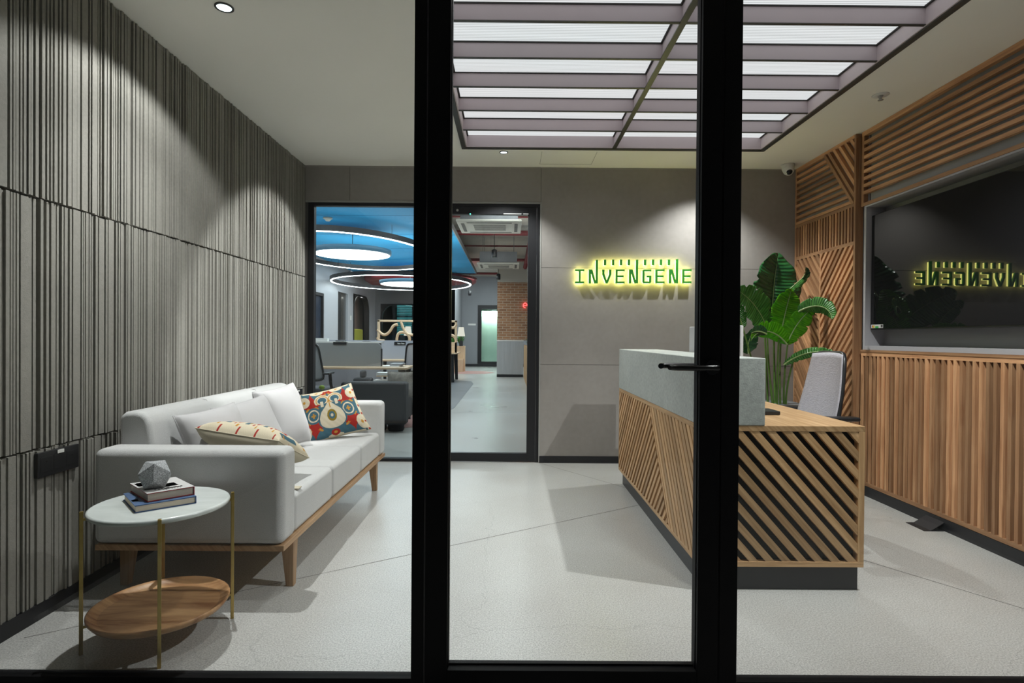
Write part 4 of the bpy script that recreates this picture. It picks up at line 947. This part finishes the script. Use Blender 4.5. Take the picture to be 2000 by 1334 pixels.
for k in range(43): m.face([2 * k, 2 * k + 2, 2 * k + 3, 2 * k + 1], smooth=True)
tag(m.build('curtain', m_curt), 'dusty pink curtain behind the arched office opening', 'curtain')
tag(MB().box(OWX - 0.40, OWX - 0.15, 16.8, 18.2, 0, 1.38).build('lounge_seat', m_lime, None, 0.04, 3), 'lime yellow seat back inside the arched opening', 'seat')
tag(MB().box(OWX, OWX + 0.01, 16.17, 16.30, 1.62, 1.75).build('wall_thermostat', m_white, None, 0.002), 'small white wall control beside the arched office opening', 'wall control')
# far walls
FY, FX = 19.2, -1.9
fw = MB(); fw.box(OWX, -4.42, FY, FY + 0.12, 0, 3.55); fw.box(-4.42, FX, FY, FY + 0.12, 2.27, 3.55); fw.box(-4.42, FX, FY, FY + 0.12, 0, 0.75); fw.box(-2.1, FX, FY, FY + 0.12, 0.75, 2.27); fw.box(FX - 0.1, FX, FY, 22.2, 0, 3.55)
struct(fw.build('wall_office_far', m_owall2))
w7 = sroot('window_6', (-3.3, FY, 0))
m = MB(); n = 8
oo = [(-4.42, 0.75)] + [(-4.42 + 0.45 - 0.45 * math.cos(PI / 2 * k / n), 2.27 - 0.45 + 0.45 * math.sin(PI / 2 * k / n)) for k in range(n + 1)] + [(-2.1, 2.27), (-2.1, 0.75)]
for k in range(len(oo) - 1):
    p, q = oo[k], oo[k + 1]; c = (-3.3, 1.5); s_ = 0.955
    m.prism([p, q, (c[0] + (q[0] - c[0]) * s_, c[1] + (q[1] - c[1]) * s_), (c[0] + (p[0] - c[0]) * s_, c[1] + (p[1] - c[1]) * s_)], (0, FY - 0.03, 0), (1, 0, 0), (0, 0, 1), (0, 1, 0), 0.16)
m.prism([(-4.42, 2.27)] + oo[1:n + 2][::-1], (0, FY, 0), (1, 0, 0), (0, 0, 1), (0, 1, 0), 0.1)
m.build('frame', m_blackdoor, w7)
MB().box(-4.42, -2.1, FY + 0.03, FY + 0.035, 0.75, 2.27).build('glass_pane', glassmat('dim_glass', (0.55, 0.6, 0.6)), w7)
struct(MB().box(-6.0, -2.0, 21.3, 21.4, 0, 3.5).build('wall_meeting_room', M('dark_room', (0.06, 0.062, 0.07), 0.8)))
w8 = sroot('window_7', (-2.9, 21.25, 0))
m_day = emit('teal_daylight', (0.10, 0.42, 0.45), 0.9)
MB().box(-4.27, -3.30, 21.24, 21.27, 0.7, 2.35).build('lit_pane', m_day, w8)
m = MB()
for z in (1.15, 1.9): m.box(-4.27, -3.30, 21.20, 21.24, z, z + 0.05)
for x in (-3.70, -3.36): m.box(x, x + 0.06, 21.20, 21.24, 0.7, 2.35)
for k in range(24): m.box(-4.27, -3.70, 21.215, 21.235, 0.75 + k * 0.065, 0.768 + k * 0.065)
m.build('blind_and_mullions', m_blackdoor, w8)
tag(MB().box(-4.6, -3.2, 20.3, 20.9, 0, 1.22).build('lounge_seat', m_teal, None, 0.05, 3), 'teal blue seat back seen through the rounded far window', 'seat')
# right far wall with door
rw = MB(); RY = 22.2; rw.box(FX - 0.1, -1.28, RY, RY + 0.12, 0, 3.55); rw.box(-1.28, 1.7, RY, RY + 0.12, 2.42, 3.55); rw.box(-0.3, 1.7, RY, RY + 0.12, 0, 2.42); rw.box(-1.28, -0.3, RY, RY + 0.12, 0, 0.12)
struct(rw.build('wall_office_end', m_owall2)); struct(MB().box(FX, 1.7, RY - 0.02, RY, 0, 0.10).build('baseboard_end', m_base))
d4 = sroot('door_4', (-0.8, RY, 0)); m = MB(); m.box(-1.28, -1.13, RY - 0.03, RY + 0.05, 0.12, 2.42); m.box(-1.13, -0.3, RY - 0.03, RY + 0.05, 2.27, 2.42); m.box(-1.13, -0.3, RY - 0.03, RY + 0.05, 0.12, 0.2)
m.build('door_frame', m_blackdoor, d4); MB().box(-1.13, -0.3, RY, RY + 0.01, 0.2, 2.27).build('glass_pane', glassmat('teal_glass', (0.85, 0.93, 0.92)), d4)
m = MB()
for k in range(30): x = -1.35 + k * 0.045; m.v += [V((x, RY + 0.9 + 0.05 * (k % 2), 0.001)), V((x, RY + 0.9 + 0.05 * (k % 2), 2.9))]
for k in range(29): m.face([2 * k, 2 * k + 2, 2 * k + 3, 2 * k + 1], smooth=True)
tag(m.build('curtain', M('sheer_curtain', (0.70, 0.78, 0.66), 0.9)), 'pale green sunlit curtain behind the far office door', 'curtain')
area((-0.75, RY + 0.75, 2.2), (-0.75, RY + 0.95, 1.4), 22, 0.9, 0.3, (0.9, 1, 0.95))  # added lamp on the curtain, standing in for sunlight
struct(MB().box(-2.0, 0.5, RY + 1.2, RY + 1.25, 0, 3).build('wall_beyond_door', m_dgrey))
tag(MB().box(-1.66, -1.36, RY - 0.012, RY, 1.62, 1.69).build('door_sign', m_white), 'small white name plate on the far grey wall left of the door', 'sign')
# brick pier, grey cabinet, slatted planter
bp = MB().box(-0.385, 1.7, 16.5, 16.9, 1.075, 2.77); struct(bp.build('wall_brick_pier', m_brick))
struct(MB().box(-0.385, 1.7, 16.52, 16.9, 2.77, 3.55).build('wall_above_brick', m_slab))
cab = thing('cabinet', (0, 16.6, 0), 'pale grey wood-grain cabinet under the brick pier', 'cabinet')
MB().box(-0.385, 0.385, 16.4, 16.9, 0.08, 1.05).build('body', M('grey_laminate', (0.36, 0.36, 0.37), 0.5, var=0.08, vs=3, stretch=(10, 1, 0.5)), cab); MB().box(-0.385, 0.385, 16.43, 16.9, 0, 0.08).build('plinth', m_base, cab); MB().box(-0.39, 0.39, 16.39, 16.9, 1.05, 1.075).build('top', m_white, cab)
pln = thing('slatted_planter', (0.6, 14, 0), 'tall wooden slatted planter running along the right of the office walkway', 'planter')
m = MB(); y = 11.6
while y < 16.3: m.box(0.395, 0.42, y, y + 0.06, 0, 0.92); y += 0.09
m.box(0.40, 0.44, 11.6, 16.3, 0.92, 0.95); m.build('slats', m_oak, pln); MB().box(0.44, 0.9, 11.6, 16.35, 0, 0.90).build('box', m_oak, pln)
def grass(loc, r, h, n, seed, label, mat=None):
    rnd = random.Random(seed); m = MB(); loc = V(loc)
    for k in range(n):
        th = rnd.uniform(0, 2 * PI); rr = r * rnd.uniform(0.3, 1); b = len(m.v); t = V((math.cos(th) * rr, math.sin(th) * rr, h * rnd.uniform(0.5, 1))); s = V((-math.sin(th), math.cos(th), 0)) * 0.013
        m.v += [loc - s, loc + s, loc + t * 0.55 + V((0, 0, t.z * 0.2)) + s, loc + t * 0.55 + V((0, 0, t.z * 0.2)) - s, loc + t]
        m.face([b, b + 1, b + 2, b + 3]); m.face([b + 3, b + 2, b + 4])
    return tag(m.build('leafy_plant', m_leafM), label, 'plant')
grass((0.47, 13.2, 0.90), 0.16, 0.28, 60, 1, 'spiky green plant in the slatted planter by the walkway')
# neon letter on brick
nz, nx = 2.085, 0.43
pts = [(nx - 0.055 + 0.11 * k / 6, 16.46, nz + 0.01) for k in range(7)] + [(nx + 0.055 * math.cos(t), 16.46, nz + 0.01 + 0.07 * math.sin(t)) for t in [PI * 1.55 * k / 20 for k in range(21)]] 
tag(MB().tube(pts, 0.010, 8).build('neon_letter', emit('red_neon', (1.0, 0.05, 0.05), 5)), 'red neon letter e on the brick pier', 'sign')
# wooden planter box with lamp beyond divider
pb = thing('wooden_planter', (-1.75, 19.8, 0), 'tan wooden planter box with plants behind the curvy divider', 'planter')
MB().box(-2.1, -1.52, 18.9, 19.15, 0, 0.86).build('box', m_ply, pb); MB().box(-1.9, -1.56, 18.55, 18.89, 0, 0.42).build('step_box', m_ply, pb)
grass((-1.68, 19.0, 0.86), 0.26, 0.42, 70, 2, 'spiky green plant on the tan wooden planter box'); grass((-1.95, 18.95, 0.86), 0.2, 0.3, 50, 3, 'darker spiky plant half hidden behind the curvy divider')
def lamp(x, y, z, label):
    t = thing('table_lamp', (x, y, z), label, 'lamp', None)
    MB().lathe([(0.13, 0.16), (0.085, 0.46)], (x, y, z), 24).build('lamp_shade', emit('lamp_shade_lit', (0.95, 0.85, 0.75), 0.75), t); MB().lathe([(0.05, 0), (0.02, 0.02), (0.015, 0.2)], (x, y, z), 16).build('base', m_plastic, t)
lamp(-1.62, 18.6, 1.02, 'white table lamp glowing above the wooden planter box'); lamp(-3.32, 18.3, 1.03, 'cream table lamp glowing behind the left part of the curvy divider')
struct(MB().box(-4.2, -2.1, 18.0, 18.6, 0, 1.03).build('trim_4', m_owall2))
tag(MB().box(-1.68, -1.56, 18.57, 18.63, 0.86, 1.02).build('lamp_stand', m_plastic), 'small dark stand holding the right-hand table lamp', 'stand')
# curvy ply divider
dv = thing('curvy_divider', (-2.4, 14.5, 0.75), 'birch plywood divider with curvy cutouts standing on the far desks', 'divider')
DY = 14.5; dx0, dx1, dz0, dz1 = -3.42, -1.37, 0.75, 1.585
m = MB(); m.box(dx0, dx0 + 0.06, DY, DY + 0.05, dz0, dz1); m.box(dx1 - 0.06, dx1, DY, DY + 0.05, dz0, dz1); m.box(dx0, dx1, DY, DY + 0.05, dz1 - 0.05, dz1); m.box(dx0, dx1, DY, DY + 0.05, dz0, dz0 + 0.27); m.build('frame', m_ply, dv, 0.006)
def curve(pts, w=0.035):
    P = [V((p[0], DY + 0.025, p[1])) for p in pts]; out = []
    for i in range(len(P) - 1):
        p0, p1, p2, p3 = P[max(0, i - 1)], P[i], P[i + 1], P[min(len(P) - 1, i + 2)]
        for k in range(8):
            t = k / 8; out.append(0.5 * ((2 * p1) + (p2 - p0) * t + (2 * p0 - 5 * p1 + 4 * p2 - p3) * t * t + (3 * p1 - p0 - 3 * p2 + p3) * t ** 3))
    out.append(P[-1]); MB().tube(out, w, 8).build('curved_rail', m_ply, dv)
cx = lambda px: (px - 996) / 1100 * 14.5; cz = lambda py: 1.157 + (658.5 - py) / 1100 * 14.5
for c in ([(736, 645), (744, 653), (752, 655), (760, 649), (768, 637), (776, 635)], [(782, 628), (786, 640), (793, 652), (803, 655), (815, 654)], [(774, 668), (776, 655), (783, 650), (793, 652), (799, 660), (799, 668)], [(736, 660), (740, 666), (750, 667)], [(880, 640), (886, 640), (891, 634)], [(880, 655), (887, 658), (891, 668)]):
    curve([(cx(a), cz(b)) for a, b in c])
# desks, screens
def desk(name, x0, x1, y0, y1, z, label, legs=()):
    t = thing(name, ((x0 + x1) / 2, (y0 + y1) / 2, 0), label, 'desk'); MB().box(x0, x1, y0, y1, z - 0.028, z).build('desk_top', m_ply, t, 0.004)
    for (lx, ly, tilt) in legs:
        m = MB(); m.prism([(lx - 0.035, 0), (lx + 0.035, 0), (lx + 0.05 - tilt, z - 0.028), (lx - 0.05 - tilt, z - 0.028)], (0, ly, 0), (1, 0, 0), (0, 0, 1), (0, 1, 0), 0.06); m.build('leg', m_blackdoor, t, 0.003)
    return t
desk('office_desk', -3.9, -1.42, 7.75, 8.45, 0.73, 'nearest birch-topped office desk behind the glass, with black splayed legs', ((-1.42, 7.85, 0.09), (-3.7, 7.85, 0), (-1.46, 8.3, 0.06), (-3.7, 8.3, 0)))
desk('office_desk', -4.0, -1.75, 9.95, 11.0, 0.745, 'second office desk, beyond the blue-grey screen', ((-1.85, 10.1, 0), (-3.8, 10.1, 0), (-1.85, 10.9, 0), (-3.8, 10.9, 0)))
desk('office_desk', -3.6, -1.36, 14.2, 15.4, 0.75, 'far office desk carrying the curvy divider, black leg by the walkway', ((-1.45, 14.3, 0.03), (-3.4, 14.3, 0), (-1.45, 15.3, 0.03), (-3.4, 15.3, 0)))
def screen(x0, x1, y, z0, z1, mat, label, r=0.08):
    n = 8; p = [(x0, z0), (x1, z0)] + [(x1 - r + r * math.cos(PI / 2 * k / n), z1 - r + r * math.sin(PI / 2 * k / n)) for k in range(n + 1)] + [(x0, z1)]
    t = thing('desk_screen', ((x0 + x1) / 2, y, z0), label, 'desk screen'); MB().prism(p, (0, y, 0), (1, 0, 0), (0, 0, 1), (0, 1, 0), 0.03).build('panel', mat, t); MB().prism([(x1 - 0.01, z0), (x1 + 0.006, z0), (x1 + 0.006, z1 - r), (x1 - 0.01, z1 - r)], (0, y - 0.002, 0), (1, 0, 0), (0, 0, 1), (0, 1, 0), 0.036).build('edge_trim', m_dgrey, t)
screen(-3.9, -1.83, 8.02, 0.732, 1.062, m_sgrey, 'grey fabric desk screen with rounded corner on the nearest office desk')
screen(-4.0, -1.2, 10.3, 0.747, 1.085, m_sblue, 'blue-grey fabric desk screen behind the second office desk', 0.03)
def clip_plate(px0, px1, py0, py1, Y, label, text=False):
    X0, X1 = (px0 - 996) * Y / 1100, (px1 - 996) * Y / 1100; Z1, Z0 = 1.157 + (658.5 - py0) * Y / 1100, 1.157 + (658.5 - py1) * Y / 1100
    t = thing('name_plate', ((X0 + X1) / 2, Y, Z0), label, 'name plate'); MB().box(X0, X1, Y - 0.012, Y - 0.002, Z0, Z1).box(X0, X1, Y - 0.012, Y + 0.04, Z1 - 0.008, Z1).build('plate', m_plastic, t)
    if text:
        m = MB(); x = X0 + 0.3 * (X1 - X0)
        for k in range(9):
            if k != 4: m.box(x, x + 0.011, Y - 0.0135, Y - 0.012, Z0 + 0.3 * (Z1 - Z0), Z0 + (0.75 if k in (0, 5) else 0.6) * (Z1 - Z0))
            x += 0.014
        m.build('lettering', m_white, t)
clip_plate(651, 677, 670, 675, 8.02, 'blank black name plate clipped on the nearest grey screen')
clip_plate(770, 792, 669, 675, 10.3, 'black name plate with white lettering on the blue-grey screen', True)
for (a, b, c, d_, Y, lab) in ((655, 672, 667, 670, 9.0, 'black low device lying on the far side shelf above the grey screen'), (683, 691, 669, 671, 9.0, 'tiny black item on the shelf between two devices'), (707, 721, 668, 671, 9.0, 'black flat device on the shelf near the arched opening')):
    X0, X1 = (a - 996) * Y / 1100, (b - 996) * Y / 1100; tag(MB().box(X0, X1, Y, Y + 0.12, 1.072, 1.157 + (658.5 - c) * Y / 1100).build('desk_device', m_plastic, None, 0.003), lab, 'device')
shf = thing('white_divider', (-3, 9.05, 0), 'long white low partition behind the grey screen, carrying small black devices', 'partition')
MB().box(-4.2, -2.05, 8.98, 9.16, 1.052, 1.072).build('cap', m_white, shf); MB().box(-4.2, -2.08, 9.03, 9.11, 0, 1.052).build('panel', m_owall2, shf)
tag(MB().box(-3.15, -2.92, 9.0, 9.1, 1.072, 1.12).build('white_box', m_white, None, 0.004), 'white device box on the low partition at far left', 'box')
# chairs in the office
m_cmesh = M('pale_chair_mesh', (0.52, 0.53, 0.56), 0.9)
office_chair((-2.55, 7.25, 0), PI + 0.05, 'black-framed mesh office chair at far left by the nearest office desk', m_cmesh, 1.06)
office_chair((-1.43, 9.2, 0), PI - 0.12, 'black-framed mesh office chair right of the grey screen, next to the black post', m_cmesh, 1.05)
# dark sofa in front of the desks
ds = thing('dark_sofa', (-2.1, 7.3, 0), 'charcoal low sofa seen from behind through the office glass', 'sofa')
MB().box(-2.02, -1.24, 6.72, 6.92, 0.10, 0.61).build('backrest', m_dgrey, ds, 0.03, 4); MB().box(-2.02, -1.30, 6.92, 7.5, 0.10, 0.42).build('seat', m_dgrey, ds, 0.03, 4)
for x in (-1.9, -1.62, -1.40):
    MB().lathe([(0.09, 0.0), (0.10, 0.02), (0.10, 0.12)], (x, 6.95, 0.0), 20).build('foot', m_dgrey, ds)
cushion('grey_cushion', 'grey and brown patterned cushion on the charcoal sofa next to the black post', (-1.37, 7.05, 0.56), (0.1, -0.9, 0.4), (0, 0.2, 1), 0.17, 0.17, 0.05, M('mottled_cushion', (0.22, 0.20, 0.18), 0.9, var=0.6, vs=9), seed=9, n=14)
tr_ = thing('paper_tray', (-1.62, 7.2, 0.42), 'two-tier white paper tray on the charcoal sofa seat near the desk leg', 'tray')
MB().box(-1.72, -1.5, 7.25, 7.42, 0.655, 0.69).build('upper_tray', m_white, tr_); MB().box(-1.75, -1.46, 7.2, 7.42, 0.58, 0.597).build('lower_tray', m_white, tr_); MB().box(-1.72, -1.5, 7.25, 7.42, 0.64, 0.655).build('wooden_rim', m_ply, tr_)
m = MB()
for x in (-1.67, -1.55): m.box(x, x + 0.006, 7.3, 7.306, 0.42, 0.64)
m.build('support', m_white, tr_)
tag(MB().box(-2.10, -1.86, 7.52, 7.7, 0.42, 0.60).box(-2.02, -1.94, 7.55, 7.65, 0.60, 0.70).build('dark_bag', m_dgrey, None, 0.03, 3), 'dark bag standing under the nearest office desk', 'bag')
tag(MB().box(-1.78, -1.55, 7.85, 8.15, 0.7305, 0.745).build('paper_stack', m_white), 'white paper stack on the right end of the nearest office desk', 'papers')
tag(MB().box(-1.70, -1.52, 7.95, 8.2, 0.7455, 0.775).build('grey_pouch', m_galv, None, 0.010, 3), 'grey pouch lying on the white paper stack', 'pouch')
# small lime plant pad beside the sofa's far end
lp = thing('succulent', (-1.86, 5.55, 0), 'small lime-green round leaf showing above the upright patterned pillow', 'plant')
MB().lathe([(0.0, -0.022), (0.020, -0.018), (0.030, 0.0), (0.020, 0.018), (0.0, 0.022)], (-1.875, 5.62, 0.645), 20, sy=0.8).build('leaf', M('lime_leaf', (0.25, 0.38, 0.03), 0.5), lp)
MB().tube([(-1.875, 5.62, 0.0), (-1.875, 5.62, 0.62)], 0.006, 8).build('stem', m_stem, lp); MB().lathe([(0.06, 0), (0.09, 0.18), (0.08, 0.18), (0.06, 0.16)], (-1.875, 5.62, 0), 20).build('pot', m_base, lp)
# ceiling rafts, pipes, fittings
rt_ = thing('ceiling_raft', (-2.75, 10.9, 3.0), 'blue painted ceiling raft over the office desks', 'ceiling raft')
MB().box(-4.5, -1.0, 5.36, 16.3, 3.0, 3.06).build('panel', m_raft, rt_); MB().box(-1.0, -0.985, 5.36, 16.3, 2.985, 3.08).build('edge_trim', m_galv, rt_)
m = MB()
for y in (7.0, 8.6, 10.2, 11.8, 13.4, 15.0): m.box(-4.5, -1.0, y, y + 0.012, 2.998, 3.0)
m.build('board_joint', M('raft_joint', (0.01, 0.12, 0.25), 0.7), rt_)
tag(MB().lathe([(0.0, -0.06), (0.03, -0.055), (0.05, -0.03), (0.07, -0.02), (0.07, 0.0)], (-2.85, 8.78, 3.0), 24).build('smoke_detector', m_cream), 'cream smoke detector on the blue ceiling raft', 'smoke detector')
def ring(cx_, cy_, z, rx, ry, label):
    t = thing('ring_light', (cx_, cy_, z), label, 'pendant light'); pts = [(cx_ + rx * math.cos(2 * PI * k / 72), cy_ + ry * math.sin(2 * PI * k / 72), z) for k in range(72)]
    m = MB(); m2 = MB()
    def loop(mb, w, z0, z1):
        b = len(mb.v)
        for k in range(72):
            c, s = math.cos(2 * PI * k / 72), math.sin(2 * PI * k / 72)
            for (dr_, zz) in ((-w, z0), (w, z0), (w, z1), (-w, z1)): mb.v.append(V((cx_ + (rx + dr_) * c, cy_ + (ry + dr_) * s, zz)))
        for k in range(72):
            a, n_ = b + 4 * k, b + 4 * ((k + 1) % 72)
            for j in range(4): jj = (j + 1) % 4; mb.face([a + j, n_ + j, n_ + jj, a + jj][::-1], smooth=False)
    loop(m, 0.035, z + 0.012, z + 0.10); m.build('housing', m_blackdoor, t); loop(m2, 0.017, z, z + 0.0115); m2.build('light_tube', m_neon, t)
    w_ = MB()
    for k in (9, 27, 45, 63): w_.tube([pts[k], (pts[k][0], pts[k][1], 3.0)], 0.003, 5)
    w_.build('suspension_wire', m_plastic, t)
ring(-3.03, 11.1, 2.75, 1.5, 2.5, 'large glowing ring pendant under the blue raft')
ring(-2.75, 14.4, 2.50, 1.72, 2.0, 'smaller glowing ring pendant hanging farther back and lower')
def disc(cx_, cy_, z, r, label):
    t = thing('disc_light', (cx_, cy_, z), label, 'pendant light'); MB().lathe([(r * 1.0, 0.006), (r * 1.04, 0.02), (r * 1.04, 0.09), (r * 0.9, 0.10)], (cx_, cy_, z), 48).build('housing', M('disc_housing', (0.03, 0.10, 0.16), 0.6), t)
    MB().lathe([(0.001, 0.0), (r * 0.99, 0.0), (r, 0.006)], (cx_, cy_, z), 48).build('diffuser', m_disc, t); MB().tube([(cx_, cy_, z + 0.1), (cx_, cy_, 3.0)], 0.006, 6).build('cable', m_plastic, t)
disc(-2.72, 9.7, 2.55, 0.63, 'near glowing white disc pendant inside the large ring'); disc(-2.6, 14.6, 2.5, 0.75, 'far glowing white disc pendant inside the smaller ring')
rd_ = thing('red_raft', (-2.9, 19.0, 2.9), 'dark red round ceiling raft at the far end of the office', 'ceiling raft')
MB().lathe([(1.50, 0.0), (1.68, 0.1), (1.72, 0.22)], (-2.75, 17.35, 2.74), 48).build('dish', m_redp, rd_)
def cassette(xc, y0, z, label):
    t = thing('air_conditioner', (xc, y0 + 0.47, z), label, 'air conditioner'); w_ = 0.475
    MB().box(xc - w_, xc + w_, y0, y0 + 0.95, z, z + 0.035).build('fascia', m_cream, t, 0.012, 3)
    MB().box(xc - 0.42, xc + 0.42, y0 + 0.05, y0 + 0.90, z + 0.035, z + 0.28).build('housing', m_galv, t)
    g = MB().box(xc - 0.25, xc + 0.25, y0 + 0.24, y0 + 0.71, z - 0.004, z).build('intake_grille', m_cream, t)
    m = MB()
    for k in range(8): yy = y0 + 0.26 + k * 0.055; m.box(xc - 0.24, xc + 0.24, yy, yy + 0.022, z - 0.0055, z - 0.004)
    m.build('slots', M('grille_dark', (0.12, 0.11, 0.10), 0.7), g)  # dark tone shared by the slots and vanes
    m = MB()
    for (a, b, c, d_) in ((-0.33, 0.33, 0.08, 0.13), (-0.33, 0.33, 0.82, 0.87), (-0.42, -0.37, 0.16, 0.79), (0.37, 0.42, 0.16, 0.79)): m.box(xc + a, xc + b, y0 + c, y0 + d_, z - 0.003, z + 0.001)
    m.build('vane', bpy.data.materials['grille_dark'], t)
    m = MB()
    for a in (-0.35, 0.35):
        for b in (0.12, 0.83): m.tube([(xc + a, y0 + b, z + 0.28), (xc + a, y0 + b, 3.55)], 0.005, 5)
    m.build('hanger_rod', m_galv, t)
cassette(-0.32, 8.15, 2.83, 'near ceiling cassette air conditioner over the office walkway'); cassette(-0.28, 12.6, 2.80, 'far ceiling cassette air conditioner with grey housing, nearer the brick pier')
for y, z, r, lab in ((7.3, 3.42, 0.022, 'nearest thin red pipe crossing under the slab'), (9.3, 3.40, 0.02, 'thin red pipe behind the near air conditioner'), (10.6, 3.42, 0.02, 'thin red pipe between the two air conditioners'), (11.9, 3.36, 0.055, 'thick red pipe crossing between the two air conditioners'), (13.6, 3.36, 0.02, 'thin red pipe just past the blue raft edge'), (15.6, 3.30, 0.04, 'thick red pipe in front of the brick pier'), (17.2, 3.1, 0.035, 'farthest red pipe, low near the red raft')):
    tag(MB().tube([(-1.6 if y < 17 else -3.5, y, z), (1.6, y, z)], r, 10).build('sprinkler_pipe', m_redp), lab, 'pipe', 'red pipes under the office slab')
tag(MB().tube([(0.42, 6, 3.2), (0.42, 16.4, 3.2)], 0.06, 12).build('sprinkler_pipe', m_redp), 'long red main pipe running away along the right of the ceiling', 'pipe')
tag(MB().box(-0.62, -0.42, 9.4, 12.3, 3.45, 3.54).build('cable_tray', m_galv), 'grey cable tray running away under the office slab', 'cable tray')
for x, y, z, lab in ((-0.30, 7.3, 2.98, 'black spotlight in front of the near air conditioner'), (-0.34, 11.6, 2.80, 'black spotlight in front of the far air conditioner'), (-0.33, 15.3, 2.72, 'black spotlight hanging near the brick pier'), (-4.0, 14.1, 2.62, 'small black spotlight left of the smaller ring'), (-1.42, 19.6, 2.60, 'small black spotlight beside the red raft')):
    t = thing('track_spotlight', (x, y, z), lab, 'spotlight'); MB().lathe([(0.045, 0.0), (0.055, 0.005), (0.055, 0.15), (0.02, 0.17)], (x, y, z), 20).build('can', m_plastic, t); MB().tube([(x, y, z + 0.16), (x, y, 3.5)], 0.006, 6).build('rod', m_plastic, t)
cc = thing('dome_camera', (-2.66, 16.0, 2.35), 'white dome camera hanging below the smaller ring, beside the black post', 'camera')
MB().lathe([(0.0, -0.11), (0.06, -0.09), (0.08, -0.02), (0.075, 0.05)], (-2.66, 16.0, 2.52), 20).build('body', m_white, cc); MB().lathe([(0.0, -0.01), (0.035, -0.005), (0.04, 0.01)], (-2.66, 15.93, 2.46), 16, ax=(0, -0.6, 1)).build('lens', m_screen, cc); MB().tube([(-2.66, 16.0, 2.57), (-2.66, 16.0, 3.5)], 0.01, 6).build('rod', m_plastic, cc)
struct(MB().box(1.6, 1.7, YB + 0.12, 22.3, 0, 3.55).build('wall_office_right', m_owall))
